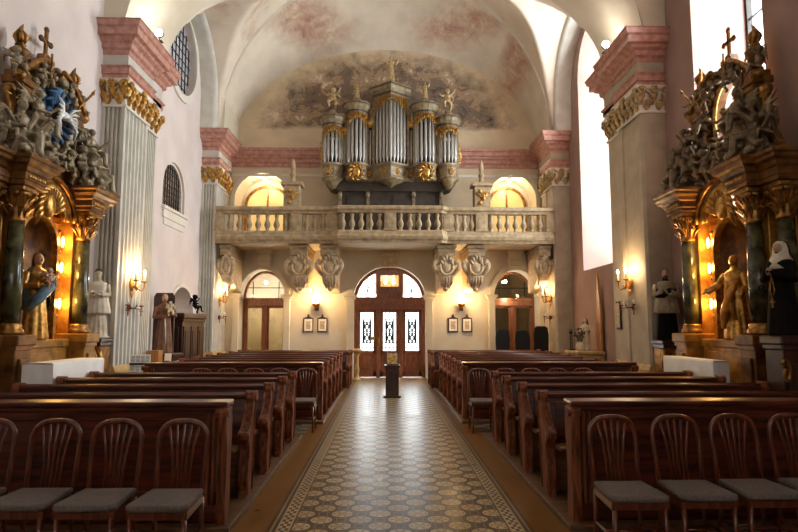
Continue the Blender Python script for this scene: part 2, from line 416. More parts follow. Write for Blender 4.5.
def struct(o, label=None): return tag(o, label, None, None, 'structure')
def empty(name, loc, rz=0.0, label=None, cat=None, group=None):
    o = bpy.data.objects.new(name, None); COL.objects.link(o); o.location = loc; o.rotation_euler.z = rz
    return tag(o, label, cat, group)
KIDS = {}
def copy_tree(o, parent=None):
    c = o.copy(); COL.objects.link(c)
    if parent: c.parent = parent
    for ch in list(o.children): copy_tree(ch, c)
    return c
def place(o, loc, rz=0.0, label=None, group=None):
    o.location = loc; o.rotation_euler.z = rz
    if label: o['label'] = label
    if group: o['group'] = group
    return o
def at(px, py, Y):
    r = cam.rotation_euler.to_matrix() @ Vector(((px - 399)/F, (266 - py)/F, -1))
    return Vector(cam.location) + r * (Y / r.y)
def lamp_light(name, loc, power, col, parent=None, rad=0.04):
    l = bpy.data.lights.new(name, 'POINT'); l.energy = power; l.color = col; l.shadow_soft_size = rad
    o = bpy.data.objects.new(name, l); o.location = loc; COL.objects.link(o)
    if parent: o.parent = parent
    return o
def arch(xc, hw, z0, zs, rise, n=16, flip=False):
    """outline of an arched opening: up one side and down the other"""
    p = [(xc - hw, z0)]
    p += [(xc - hw * math.cos(PI*i/n), zs + rise * math.sin(PI*i/n)) for i in range(n+1)]
    p.append((xc + hw, z0))
    return p
def circ(cx, cz, rx, rz, n=28): return [(cx + rx*math.cos(2*PI*i/n), cz + rz*math.sin(2*PI*i/n)) for i in range(n)]
def remeshed(mb, name, m, voxel, smooth=2):
    """weld overlapping shapes into one continuous skin"""
    me = mb.mesh('src', None); o = bpy.data.objects.new('src', me); COL.objects.link(o)
    md = o.modifiers.new('r', 'REMESH'); md.mode = 'VOXEL'; md.voxel_size = voxel; md.use_smooth_shade = True
    ms = o.modifiers.new('s', 'SMOOTH'); ms.factor = 0.5; ms.iterations = smooth
    dg = bpy.context.evaluated_depsgraph_get(); dg.update()
    out = bpy.data.meshes.new_from_object(o.evaluated_get(dg)); out.name = name
    bpy.data.objects.remove(o); bpy.data.meshes.remove(me)
    out.materials.clear(); out.materials.append(MATS[m])
    return out
def obj(name, mesh, parent=None, loc=(0, 0, 0), rot=(0, 0, 0), scale=1.0):
    o = bpy.data.objects.new(name, mesh); COL.objects.link(o)
    if parent: o.parent = parent
    o.location = loc; o.rotation_euler = rot; o.scale = (scale,)*3 if isinstance(scale, (int, float)) else scale
    return o
# ================================================================== SETTING
XL, XR = 5.5, 5.3   # inner faces of the side walls
XC = -0.13          # axis of the vaults
YB = 19.0          # rear wall
ZC = 7.32          # top of the cornices, where the vaults spring
ZT = 13.0
b = MB(); b.box(-6.6, 6.6, -6.5, 20.0, -0.2, 0); struct(b.build('floor', 'tile_floor'), 'patterned cream and brown tile floor with key border')
b = MB(); b.box(-6, 6, 20.0, 26, -0.25, -0.05); struct(b.build('ground', 'street_stone'), 'pale paving outside the entrance')
# wooden platforms under the pew blocks
for k, (x0, x1, y0, y1) in enumerate(((-4.24, -1.33, 4.85, 8.95), (1.33, 4.24, 4.85, 8.95), (-4.35, -1.15, 10.15, 17.2), (1.15, 4.35, 10.15, 17.2))):
    b = MB(); b.box(x0, x1, y0, y1, 0.0, 0.05, 0.008); struct(b.build('trim_%d' % (k + 1), 'platform_wood'))

# side walls with their window openings (prism normal to x)
b = MB(); b.prism([(-6.5, 0), (20, 0), (20, ZT), (-6.5, ZT)], 'x', -XL - 0.55, -XL,
    holes=[arch(15.1, 0.78, 4.52, 5.02, 0.74), circ(15.3, 8.8, 1.12, 1.12, 36), arch(15.95, 0.86, 1.9, 1.98, 0.66)])
struct(b.build('wall_left', 'plaster_pink'))
b = MB(); b.box(-XL - 1.1, -XL - 0.551, -6.5, 20, 0, ZT); struct(b.build('wall_left_backing', 'plaster_white'))
RW = [(15.1, 1.17, 3.13, 8.5, 1.22), (9.1, 0.97, 3.13, 8.5, 1.0)]
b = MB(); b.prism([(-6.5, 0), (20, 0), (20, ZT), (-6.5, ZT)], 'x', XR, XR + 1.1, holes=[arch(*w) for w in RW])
struct(b.build('wall_right', 'plaster_pink_shade'))
# choir wall behind the viewer, with three windows
b = MB(); b.prism([(-6.6, 0), (6.6, 0), (6.6, ZT), (-6.6, ZT)], 'y', -6.5, -5.9, holes=[arch(x, .6, 5, 7.5, .6) for x in (-3, 0, 3)])
struct(b.build('wall_choir', 'plaster_white'))
# rear wall with three doorways and two gallery recesses
DOORS = [(-4.03, 0.72, 0.0, 2.52, 0.9), (0.0, 1.14, 0.0, 2.5, 1.02), (4.03, 0.72, 0.0, 2.52, 0.9)]
GAL = [(-4.08, 0.88, 4.25, 5.64, 0.89), (3.95, 0.78, 4.25, 5.66, 0.85)]
b = MB(); b.prism([(-6.5, 0), (6.5, 0), (6.5, 4.1), (-6.5, 4.1)], 'y', YB, YB + 0.95, holes=[arch(*d) for d in DOORS])
struct(b.build('wall_rear', 'plaster_cream'))
b = MB(); b.prism([(-6.5, 4.1), (6.5, 4.1), (6.5, ZT), (-6.5, ZT)], 'y', YB, YB + 0.95, holes=[arch(*g) for g in GAL])
struct(b.build('wall_rear_upper', 'lunette_plaster'))

# piers -----------------------------------------------------------------
def flutes(p0, p1, n, depth=0.035, marg=0.06):
    """plan points from p0 to p1 with n grooves; grooves cut to the left of travel"""
    p0 = Vector(p0); p1 = Vector(p1); d = (p1 - p0); L_ = d.length; d.normalize(); nr = Vector((-d.y, d.x))
    out = [p0]; w = (L_ - 2*marg) / n
    for i in range(n):
        a = marg + i*w
        for f, k in ((0.14, 0), (0.3, 0.8), (0.5, 1.0), (0.7, 0.8), (0.86, 0)):
            out.append(p0 + d*(a + w*f) + nr*depth*k)
    out.append(p1); return [(q.x, q.y) for q in out]
def pier(s, y0, y1, ystep, fl, num, xn, back=None):
    XW = XL if s < 0 else XR; xs = xn + .10
    # plan path seen from the camera side: wall -> nave corner -> step -> far corner
    pts = [(XW, y0), (xn, y0), (xn, ystep), (xs, ystep), (xs, y1)] + ([(XW, y1)] if back is None else [])
    S = lambda q: [(s * x, y) for x, y in q]
    # travel so that 'out' (right of travel) points into the nave
    path = S(pts) if s < 0 else S(pts)[::-1]
    def run(prof, **k):
        m = MB(); m.sweep(path if s > 0 else path, prof, **k); return m
    # shaft
    if fl:
        pl = []
        for a, c, n in ((pts[0], pts[1], 4), (pts[1], pts[2], 6), (pts[2], pts[3], 0), (pts[3], pts[4], 7)):
            a2, c2 = (s*a[0], a[1]), (s*c[0], c[1])
            pl += flutes(a2, c2, n, depth=0.055) if n else [a2, c2]
        poly = pl
    else:
        q = [(XW, y0), (xn + .05, y0), (xn, y0 + .05)]
        yy = (y0 + ystep) / 2
        q += [(xn, y0 + .16), (xn + .03, y0 + .18), (xn + .03, ystep - .18), (xn, ystep - .16), (xn, ystep), (xs, ystep), (xs, y1)]
        poly = S(q)
    poly = list(dict.fromkeys(poly)) + [(s * (XW + 0.02), y1), (s * (XW + 0.02), y0)]
    ps = 'pier_stone' if s < 0 else 'pier_stone_shade'
    m = MB(); m.prism(poly, 'z', 0.0, 6.3)
    sh = struct(m.build('pilaster_%d' % num, ps), 'grey stone pilaster with red marble cornice')
    sg = 1 if s < 0 else 1
    def sw(prof, name, mt):
        m = MB(); m.sweep(path, prof); return struct(m.build(name, mt, sh))
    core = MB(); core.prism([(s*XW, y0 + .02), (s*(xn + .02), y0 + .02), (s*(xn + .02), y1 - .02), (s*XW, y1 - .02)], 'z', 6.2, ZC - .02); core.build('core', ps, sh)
    sw([(0, 0), (.14, 0), (.14, .62), (.10, .70), (.07, .74), (.07, .80), (.03, .86), (.0, .9)], 'plinth', 'plinth_stone')
    sw([(0, 6.27), (.05, 6.27), (.05, 6.36), (.08, 6.37), (.08, 6.47), (.12, 6.52), (0, 6.53)], 'architrave', 'red_marble')
    sw([(0, 6.52), (.04, 6.53), (.04, 6.76), (0, 6.77)], 'frieze', ps)
    sw([(0, 6.74), (.05, 6.75), (.07, 6.83), (.12, 6.86), (.13, 6.95), (.20, 6.99), (.22, 7.03), (.30, 7.05), (.30, 7.18), (.34, 7.21), (.36, 7.30), (.38, 7.31), (.38, ZC), (0, ZC)], 'cornice', 'red_marble')
    # capital: bell, abacus and gilded leaves
    sw([(0, 5.74), (.03, 5.74), (.04, 5.78), (.0, 5.8), (.01, 5.95), (.05, 6.15), (.10, 6.2), (.11, 6.27), (0, 6.27)], 'capital_bell', 'plaster_white')
    g = MB(); r = random.Random(num)
    segs = [(pts[0], pts[1], (0, -1)), (pts[1], pts[2], (-1, 0)), (pts[3], pts[4], (-1, 0))]
    for a, c, nr in segs:
        a = Vector(a); c = Vector(c); L_ = (c - a).length; n = max(2, round(L_ / .24)); d = (c - a).normalized(); nv = Vector(nr)
        for row, (zb, hh) in enumerate(((5.78, .22), (5.90, .26))):
            for i in range(n + row):
                p = a + d * L_ * ((i + .5 - .5*row) / n)
                for lob in (-1, 0, 1):      # three lobes make one acanthus leaf
                    pp = []
                    for t in (0, .3, .6, .85, 1.0, .95):
                        o = .02 + .10 * t**2 - (.0 if lob == 0 else .02); q = p + nv*o + d*lob*.06*t**1.2
                        pp.append((s*q.x, q.y, zb + hh * ((t if t < .9 else .92 - (.06 if len(pp) == 5 else 0)) - .12*abs(lob)*t)))
                    g.tube(pp, [.02, .036, .045, .040, .026, .008], 6, flat=.55)
        for p in (a, c):
            q = p + nv * .11
            mt = Matrix.Translation((s*q.x, q.y, 6.16)) @ Matrix.Rotation(PI/2, 4, 'Y' if nr[0] else 'X')
            g.tube([(.085*(1 - t*.8)*math.cos(t*11), .085*(1 - t*.8)*math.sin(t*11), .02*t) for t in [k/16 for k in range(17)]], .022, 6, mtx=mt)
        mid = (a + c) / 2 + nv * .13
        for k in range(6): g.ell((s*mid.x + .06*math.cos(k*1.05)*(abs(nr[1])), mid.y + .06*math.cos(k*1.05)*abs(nr[0]), 6.17 + .06*math.sin(k*1.05)), .035, u=8, v=6)
        g.ell((s*mid.x, mid.y, 6.17), .03, u=8, v=6)
        for k in range(int(L_/.3)):     # hanging festoon between the volutes
            q0 = a + d*(.15 + .3*k) + nv*.1; q1 = q0 + d*.26
            if (q1 - a).length < L_: g.tube([(s*q0.x, q0.y, 6.18), (s*(q0.x + q1.x)/2 , (q0.y + q1.y)/2, 6.06), (s*q1.x, q1.y, 6.18)], [.015, .035, .015], 6)
    g.build('capital_leaves', 'gold' if s < 0 else 'pale_gilt', sh)
    return sh
pier(-1, 11.1, 12.95, 12.2, True, 1, 5.06)
pier(1, 11.2, 13.15, 12.3, False, 2, 4.82)
pier(-1, 17.3, 19.0, 18.2, True, 3, 5.06, back=1)
pier(1, 17.3, 19.0, 18.2, False, 4, 4.80, back=1)
# cornice across the rear wall
m = MB(); m.sweep([(-5.16, YB), (4.9, YB)], [(0, 6.72), (.05, 6.73), (.07, 6.83), (.12, 6.86), (.13, 6.95), (.2, 6.99), (.22, 7.05), (.28, 7.07), (.28, 7.18), (.32, 7.21), (.33, 7.28), (0, 7.29)])
struct(m.build('trim_5', 'red_marble'))
m = MB(); m.sweep([(-5.16, YB), (4.9, YB)], [(0, 6.42), (.03, 6.42), (.03, 6.5), (0, 6.5)]); struct(m.build('trim_6', 'plaster_white'))

# vaults -------------------------------------------------------------------
YN0, YN1, YR = 11.0, 13.1, 17.3
def zn(x): return ZC + 2.8 * math.sqrt(max(0, 1 - ((x - XC)/4.98)**2))
def zr(x): return ZC + 4.95 * math.sqrt(max(0, 1 - ((x - XC)/4.88)**2))
def zs(y, c=15.1, h=1.95): 
    q = 1 - ((y - c)/h)**2
    return 8.2 + 1.9 * math.sqrt(q) if q > 0 else ZC
def vault(u, v):
    x = XC - 5.0 + 10.0 * u; y = YN1 + (YR - YN1) * v
    t = v; t = t*t*(3 - 2*t)
    return (x, y, max(zn(x) * (1 - t) + (zr(x) + .15) * t, zs(y)))
m = MB(); m.grid(vault, 120, 60); struct(m.build('ceiling', 'vault_plaster', norm=False), 'painted plaster vault of the rear bay')
m = MB(); m.grid(lambda u, v: (XC - 5.0 + 10*u, YN0 + (YN1 - YN0)*v, zn(XC - 5.0 + 10*u) - .02), 80, 4); struct(m.build('ceiling_arch', 'plaster_cream', norm=False))
m = MB(); m.grid(lambda u, v: (-5.5 + 10.8*u, YN0, (zn(-5.5 + 10.8*u) - .02) * (1 - v) + ZT*v), 80, 1); struct(m.build('ceiling_arch_face', 'plaster_cream', norm=False))
m = MB(); m.grid(lambda u, v: (-5.55 + 10.9*u, -6.2 + (YN0 + 6.2)*v, 9.6 + 2.6*math.sqrt(max(0, 1 - ((-5.45 + 10.9*u)/5.46)**2))), 60, 2); struct(m.build('ceiling_nave', 'plaster_cream', norm=False))
# rear arch: face lip, sloping soffit down to the lunette
def zl(x): return 7.25 + 3.45 * math.sqrt(max(0, 1 - (x/4.9)**2))
def soff(u, v):
    a = PI * (1 - u)
    x0, z0 = XC + 4.88 * math.cos(a), ZC + 4.95 * math.sin(a)
    x1, z1 = XC + 4.95 * math.cos(a), 7.25 + 3.45 * math.sin(a)
    return (x0 + (x1 - x0)*v, YR + (YB - YR)*v, z0 + (z1 - z0)*v)
m = MB(); m.grid(soff, 80, 8); struct(m.build('ceiling_soffit', 'soffit_plaster', norm=False), 'worn painted soffit over the organ gallery')
m = MB(); m.grid(lambda u, v: (XC + 4.88*math.cos(PI*(1-u)) * (1 + .035*v), YR - .0, ZC + 4.95*math.sin(PI*(1-u)) * (1 + .035*v)), 80, 1); struct(m.build('ceiling_arch_lip', 'plaster_white', norm=False))
for s, k in ((-1, 1), (1, 2)):      # blocks above the rear corner piers
    m = MB(); m.box(min(s*4.9, s*5.6), max(s*4.9, s*5.6), YR + .02, YB + .1, ZC - .05, ZT); struct(m.build('wall_corner_%d' % k, 'plaster_cream'))
# side wall arches (ribs) of the rear bay
for s, k in ((-1, 7), (1, 8)):
    def rib(u, v, s=s):
        XW = XL if s < 0 else XR; d = 0 if s < 0 else -.22
        t = u
        if t < .2: y = 13.17; z = ZC + (8.2 - ZC) * t/.2
        elif t > .8: y = 17.03; z = 8.2 - (8.2 - ZC) * (t - .8)/.2
        else:
            a = PI * (1 - (t - .2)/.6); y = 15.1 + 1.93*math.cos(a); z = 8.2 + 1.9*math.sin(a)
        # cross-section: wall edge, soffit, chamfer, nave edge
        sec = [(XW + .01, .0), (5.16 + d, .0), (5.08 + d, .02), (5.04 + d, .10), (5.04 + d, .3)][int(round(v*4))]
        ny, nz = (y - 15.1)/1.93, (z - 8.2)/1.9 if z > 8.2 else 0
        l = math.hypot(ny, nz) or 1
        return (s*sec[0], y - .10*ny/l + sec[1]*ny/l, z - .10*nz/l + sec[1]*nz/l)
    m = MB(); m.grid(rib, 60, 4); struct(m.build('trim_%d' % k, 'pier_stone', norm=False), 'stone wall arch of the rear bay')
# attic piers above the near cornices and roof
for s, y0, y1, k, xa in ((-1, 11.15, 12.95, 9, 5.1), (1, 11.25, 13.15, 10, 4.86)):
    m = MB(); m.box(min(s*xa, s*5.55), max(s*xa, s*5.55), y0 + .03, y1, ZC, 10.5)
    struct(m.build('trim_%d' % k, 'pier_stone'))
m = MB(); m.box(-6.6, 6.6, -6.5, 20, ZT, ZT + .2); struct(m.build('ceiling_roof', 'plaster_white'))
# windows -----------------------------------------------------------------
for k, w in enumerate(RW):
    m = MB(); y, hw, z0, zsp, rise = w
    m.prism(arch(y, hw + .02, z0 - .02, zsp, rise + .02), 'x', XR + .98, XR + 1.08, holes=[arch(y, hw - .06, z0 + .06, zsp, rise - .06)])
    fr = struct(m.build('window_%d' % (k + 1), 'iron'), 'tall arched window of bright daylight')
    m = MB()
    for i in (1, 2): m.box(XR + 1.0, XR + 1.04, y - hw + 2*hw*i/3 - .012, y - hw + 2*hw*i/3 + .012, z0, zsp + rise*.9)
    for i in range(1, 9): m.box(XR + 1.0, XR + 1.04, y - hw, y + hw, z0 + i*.65 - .01, z0 + i*.65 + .01)
    m.build('glazing_bar', 'iron', fr)
    m = MB(); m.prism(arch(y, hw - .05, z0 + .05, zsp, rise - .05), 'x', XR + 1.02, XR + 1.026); m.build('pane', 'clear_glass', fr)
# arched grille window and round window of the left wall
m = MB(); m.prism(arch(15.1, .80, 4.50, 5.02, .76), 'x', -XL - .14, -XL - .06, holes=[arch(15.1, .72, 4.58, 5.02, .68)])
m.box(-XL - .1, -XL + .06, 14.3, 15.9, 4.24, 4.44, .01); m.box(-XL - .1, -XL + .10, 14.25, 15.95, 4.44, 4.52, .01); m.box(-XL - .1, -XL + .03, 14.4, 15.8, 4.08, 4.24, .01)
fr = struct(m.build('window_4', 'plaster_white'), 'small arched grille window in the pink wall')
m = MB(); m.prism(arch(15.1, .73, 4.56, 5.02, .69), 'x', -XL - .125, -XL - .115); m.build('pane', 'dim_glass', fr)
m = MB()
for i in range(1, 9): m.box(-XL - .10, -XL - .08, 15.1 - .72 + .16*i - .010, 15.1 - .72 + .16*i + .010, 4.56, 5.02 + .68*math.sqrt(max(0, 1 - ((.16*i - .72)/.72)**2)))
for i in range(1, 8): m.box(-XL - .10, -XL - .08, 14.42, 15.78, 4.56 + .15*i - .008, 4.56 + .15*i + .008)
m.build('window_grille', 'iron', fr)
m = MB(); m.prism(circ(15.3, 8.8, 1.3, 1.3, 40), 'x', -XL - .02, -XL + .05, holes=[circ(15.3, 8.8, 1.1, 1.1, 36)])
fr = struct(m.build('window_5', 'plaster_white'), 'round leaded window above the cornice')
m = MB(); m.prism(circ(15.3, 8.8, 1.12, 1.12, 36), 'x', -XL - .2, -XL - .19); m.build('pane', 'grey_glass', fr)
m = MB()
for i in range(-4, 5):
    h = math.sqrt(max(0, 1.12**2 - (i*.25)**2))
    m.tube([(-XL - .17, 15.3 + i*.25, 8.8 - h), (-XL - .17, 15.3 + i*.25, 8.8 + h)], .014, 5)
    m.tube([(-XL - .17, 15.3 - h, 8.8 + i*.25), (-XL - .17, 15.3 + h, 8.8 + i*.25)], .014, 5)
m.build('glazing_bar', 'iron', fr)
# niche in the left wall above the confessional: pale back
m = MB(); m.prism(arch(15.95, .86, 1.9, 1.98, .66), 'x', -XL - .46, -XL - .44); struct(m.build('wall_niche', 'pier_stone'))
m = MB(); m.prism(arch(15.95, .96, 1.9, 1.98, .76), 'x', -XL - .02, -XL + .035, holes=[arch(15.95, .86, 1.92, 1.98, .66)]); struct(m.build('trim_11', 'plaster_white'))
# gallery windows: recess back with warm lit panes
for k, g in enumerate(GAL):
    xc, hw, z0, zsp, rise = g
    m = MB(); m.prism(arch(xc, hw + .1, z0, zsp, rise + .1), 'y', YB + .90, YB + 1.0); 
    fr = struct(m.build('window_%d' % (6 + k), 'plaster_cream'), 'arched gallery window glowing warm yellow')
    m = MB(); m.prism(arch(xc, hw - .18, z0, 5.62, .64), 'y', YB + .885, YB + .9); m.build('pane', 'warm_window', fr)
    m = MB(); m.box(xc - .03, xc + .03, YB + .84, YB + .89, z0, 6.24)
    m.prism(arch(xc, hw - .12, z0, 5.62, .70), 'y', YB + .82, YB + .9, holes=[arch(xc, hw - .2, z0 + .01, 5.62, .62)]); m.build('window_frame', 'old_gold', fr)
    m = MB(); m.prism(arch(xc, hw + .13, z0, zsp, rise + .13), 'y', YB - .04, YB + .02, holes=[arch(xc, hw, z0 + .01, zsp, rise)]); m.build('archivolt', 'plaster_cream', fr)
# doorway surrounds with imposts
for k, d in enumerate(DOORS):
    xc, hw, z0, zsp, rise = d
    m = MB(); w_ = .16 if k != 1 else .2
    m.prism(arch(xc, hw + w_, z0, zsp, rise + w_), 'y', YB - .07, YB + .02, holes=[arch(xc, hw, z0 + .005, zsp, rise)])
    for s in (-1, 1):
        x = xc + s*(hw + w_/2)
        m.box(x - w_/2 - .06, x + w_/2 + .06, YB - .12, YB + .02, zsp - .05, zsp + .02, .01); m.box(x - w_/2 - .1, x + w_/2 + .1, YB - .15, YB + .02, zsp + .02, zsp + .1, .01)
        m.box(x - w_/2 - .02, x + w_/2 + .02, YB - .10, YB + .02, 0, zsp - .05, .01)
    struct(m.build('trim_%d' % (12 + k), 'plaster_cream'), 'plaster surround of an arched doorway')
m = MB(); m.box(-.26, .26, YB - .12, YB + .02, 3.48, 3.95, .02); m.box(-.32, .32, YB - .16, YB, 3.86, 3.96, .02); struct(m.build('trim_15', 'corbel_stone'), 'keystone of the main doorway')

def leaf(mb_wood, x0, x1, y, z0, z1, pane_z, inset=.13, mid=None, depth=.05):
    """a door leaf: stiles, rails and raised lower panel around a glazed opening"""
    mb_wood.box(x0, x0 + inset, y, y + depth, z0, z1, .006); mb_wood.box(x1 - inset, x1, y, y + depth, z0, z1, .006)
    mb_wood.box(x0, x1, y, y + depth, z1 - inset, z1, .006); mb_wood.box(x0, x1, y, y + depth, z0, z0 + .18, .006)
    mb_wood.box(x0, x1, y, y + depth, pane_z - inset, pane_z, .006)
    mb_wood.box(x0 + .05, x1 - .05, y + .012, y + depth - .012, z0 + .1, pane_z - .05)
    mb_wood.box(x0 + inset + .05, x1 - inset - .05, y - .012, y + .02, z0 + .26, pane_z - inset - .07, .01)
# main door
YD = YB + .30
m = MB(); m.prism(arch(0, 1.14, 0, 2.5, 1.02), 'y', YD, YD + .14, holes=[arch(0, 1.03, 0.01, 2.5, .91)])
m.box(-1.1, 1.1, YD - .03, YD + .16, 2.32, 2.56, .02); m.box(-1.1, 1.1, YD - .06, YD + .16, 2.50, 2.56, .01); m.box(-1.08, 1.08, YD + .02, YD + .12, 2.14, 2.5, .005); m.box(-1.1, 1.1, YD - .02, YD + .15, 2.15, 2.2, .01)
for s in (-1, 1): m.box(s*.36 - .06, s*.36 + .06, YD - .01, YD + .13, 0, 3.42 if True else 0, .01)
dr = struct(m.build('door_1', 'door_wood'), 'wooden main entrance door with glazed leaves and fanlight')
for s, (x0, x1) in enumerate(((-1.03, -.42), (-.30, .30), (.42, 1.03))):
    m = MB(); leaf(m, x0, x1, YD + .03, 0.02, 2.16, .85, .10)
    lf = m.build('door_leaf', 'door_wood', dr)
    m = MB(); m.box(x0 + .09, x1 - .09, YD + .055, YD + .061, .84, 2.07); m.build('pane', 'clear_glass', lf)
    g = MB(); yy = YD + .09; xm = (x0 + x1)/2
    for i in range(-1, 2): g.tube([(xm + i*.13, yy, .86), (xm + i*.13, yy, 2.06)], .016, 6)
    for z in (.95, 1.1, 1.85, 1.98): g.tube([(x0 + .1, yy, z), (x1 - .1, yy, z)], .015, 6)
    for z0, sg in ((1.25, 1), (1.6, 1)):
        for q in (-1, 1):
            g.tube([(xm + q*(.04 + .09*math.sin(t*.6)), yy, z0 + .16*math.cos(t*.6) - .0) for t in range(12)], .022, 6)
    for q in (-1, 1): g.tube([(xm + q*.1, yy, 1.08 + .05*t) for t in range(16)], [.012 + .03*abs(math.sin(t*.42)) for t in range(16)], 6, flat=.3)
    g.build('ironwork', 'iron', lf)
m = MB(); m.tube([(-.34, YD - .02, 1.0), (-.34, YD - .07, 1.02), (-.34, YD - .07, 1.18), (-.34, YD - .02, 1.2)], .014, 8); m.box(-.38, -.30, YD - .02, YD - .005, .95, 1.28, .005); m.build('door_handle', 'brass', dr)
m = MB(); m.box(-.62, -.47, YD + .0, YD + .03, 1.18, 1.30, .005); m.build('notice', 'icon_tint', dr)
# fanlight: two glazed quarter lights and a solid middle with a lit pane
for s in (-1, 1):
    q = [(s*.44, 2.58)] + [(s*(.44 + (.98 - .44)*0), 2.58)]
    q = [(s*.46, 2.60)] + [(s*1.0*math.cos(a), 2.52 + .86*math.sin(a)) for a in [i*.075 for i in range(1, 15)] if math.cos(a) > .48]
    q.append((s*.46, 2.52 + .86*math.sqrt(1 - .46**2)))
    m = MB(); m.prism(q, 'y', YD + .06, YD + .066); m.build('fanlight_pane', 'clear_glass', dr)
m = MB(); m.prism([(-.44, 2.5), (.44, 2.5), (.44, 3.34), (.22, 3.44), (-.22, 3.44), (-.44, 3.34)], 'y', YD + .05, YD + .09, holes=[[(-.29, 2.9), (.29, 2.9), (.29, 3.26), (-.29, 3.26)]]); m.build('fanlight_panel', 'door_wood', dr)
m = MB(); m.box(-.30, .30, YD + .06, YD + .066, 2.88, 3.28); m.build('fanlight_pane', 'amber_glass', dr)
# vestibule lamps seen through the fanlight
for x in (-.13, .13):
    m = MB(); m.ell((x, YD + .5, 3.06), .06); m.tube([(x, YD + .5, 3.12), (x, YD + .5, 3.5)], .01, 6); 
    o = m.build('vestibule_lamp', 'lamp_warm'); tag(o, 'round lamp glowing behind the fanlight, ' + ('nearer the glazed leaf with the handle' if x < 0 else 'farther from the door handle'), 'lamp', 'lamps behind the fanlight')
m = MB(); m.box(-.5, .5, YD + .75, YD + .8, 2.7, 3.6); struct(m.build('wall_vestibule', 'plaster_cream'))
m = MB()
for s in (-1, 1):
    m.box(s*.70 - .018, s*.70 + .018, YD + .05, YD + .08, 2.56, 3.16); m.tube([(s*.46 + s*.54*(1 - math.cos(a))*0 + s*.30*math.cos(a), YD + .07, 2.58 + .42*math.sin(a)) for a in [i*PI/20 for i in range(11)]], .018, 5)
m.build('fanlight_bar', 'iron', dr)
# side doors
for k, xc in ((2, -4.03), (3, 4.03)):
    m = MB(); yd = YB + .62
    m.prism(arch(xc, .74, 0, 2.52, .92), 'y', yd, yd + .12, holes=[arch(xc, .64, .01, 2.52, .82)])
    m.box(xc - .7, xc + .7, yd - .03, yd + .14, 2.28, 2.5, .015); m.box(xc - .7, xc + .7, yd - .06, yd + .14, 2.46, 2.54, .01)
    m.box(xc - .05, xc + .05, yd - .01, yd + .12, 0, 2.3, .01)
    dr = struct(m.build('door_%d' % k, 'door_wood'), 'arched wooden side door with glazed leaves')
    for s in (-1, 1):
        x0, x1 = sorted((xc + s*.05, xc + s*.64)); m = MB(); leaf(m, x0, x1, yd + .03, .02, 2.28, .6, .07); lf = m.build('door_leaf', 'door_wood', dr)
        m = MB(); m.box(x0 + .06, x1 - .06, yd + .05, yd + .056, .6, 2.22); m.build('pane', 'smoky_glass', lf)
    m = MB(); m.prism(arch(xc, .65, 2.53, 2.6, .74), 'y', yd + .05, yd + .056); m.build('fanlight_pane', 'smoky_glass' if k == 3 else 'clear_glass', dr)
    m = MB()
    for dx in (-.42, .42): m.box(xc + dx - .012, xc + dx + .012, yd + .03, yd + .07, 2.53, 3.08)
    m.box(xc - .62, xc + .62, yd + .03, yd + .07, 2.86, 2.884); m.build('fanlight_bar', 'iron', dr)
    # lobby behind the side door
    m = MB(); m.box(xc - 1.1, xc + 1.1, YB + 2.2, YB + 2.3, 0, 3.8); m.box(xc - 1.1, xc + 1.1, YB + .96, YB + 2.3, 3.75, 3.8)
    m.box(xc - 1.12, xc - 1.06, YB + .96, YB + 2.3, 0, 3.8); m.box(xc + 1.06, xc + 1.12, YB + .96, YB + 2.3, 0, 3.8)
    m.box(xc - 1.1, xc + 1.1, YB + .96, YB + 2.3, -.1, 0.0)
    struct(m.build('wall_lobby_%d' % k, 'plaster_cream'))
    o = MB().ell((xc - (.1 if k == 2 else .25), yd - .12 if k == 3 else yd + .5, 3.08), .05).build('door_lamp', 'lamp_white')
    tag(o, 'small bright bulb ' + ('behind the fanlight of the confessional-side door' if k == 2 else 'in the arch of the window-side door'), 'lamp')
    lamp_light('bulb', (xc - (.1 if k == 2 else .25), yd - .2 if k == 3 else yd + .5, 2.5), 30 if k == 2 else 5, (1, .9, .75), None)
# ================================================================== ORGAN GALLERY
YG = 17.2
path = [(-5.02, YG), (-1.62, YG), (-1.45, YG - .22), (1.45, YG - .22), (1.62, YG), (4.76, YG)]
gb = empty('organ_gallery', (0, YG, 4.0), 0, 'long stone balustrade of vase balusters across the organ gallery', 'balcony')
def gl(mb, name, m, par=gb):
    o = mb.build(name, m, par); o.location = (0, -YG, -4.0); return o
m = MB(); m.prism([(-5.05, YG + .02), (-1.6, YG + .02), (-1.44, YG - .2), (1.44, YG - .2), (1.6, YG + .02), (4.80, YG + .02), (4.80, YB - .001), (-5.05, YB - .001)], 'z', 4.02, 4.24)
fs = m.build('floor_gallery', 'plaster_cream'); struct(fs)
m = MB(); m.sweep(path, [(-.14, 4.0), (.04, 4.0), (.06, 4.06), (.10, 4.10), (.12, 4.18), (.10, 4.22), (.06, 4.24), (.06, 4.32), (.03, 4.36), (-.14, 4.36)]); gl(m, 'base_moulding', 'balcony_stone')
m = MB(); m.sweep(path, [(-.16, 4.86), (.05, 4.86), (.07, 4.92), (.13, 4.96), (.13, 5.03), (.10, 5.06), (-.18, 5.06)]); gl(m, 'handrail', 'balcony_stone')
posts = [-4.93, -2.72, -1.66, 0.0, 1.66, 2.66, 4.67]
bprof = [(.055, 0), (.06, .03), (.045, .05), (.05, .08), (.088, .15), (.092, .2), (.06, .29), (.04, .34), (.052, .36), (.04, .38), (.058, .42), (.06, .45), (.05, .5)]
bme = MB().lathe(bprof, seg=12).mesh('baluster', 'balcony_stone')
def yfront(x): return YG - (.22 if abs(x) < 1.45 else 0 if abs(x) > 1.62 else .22*(1.62 - abs(x))/.17)
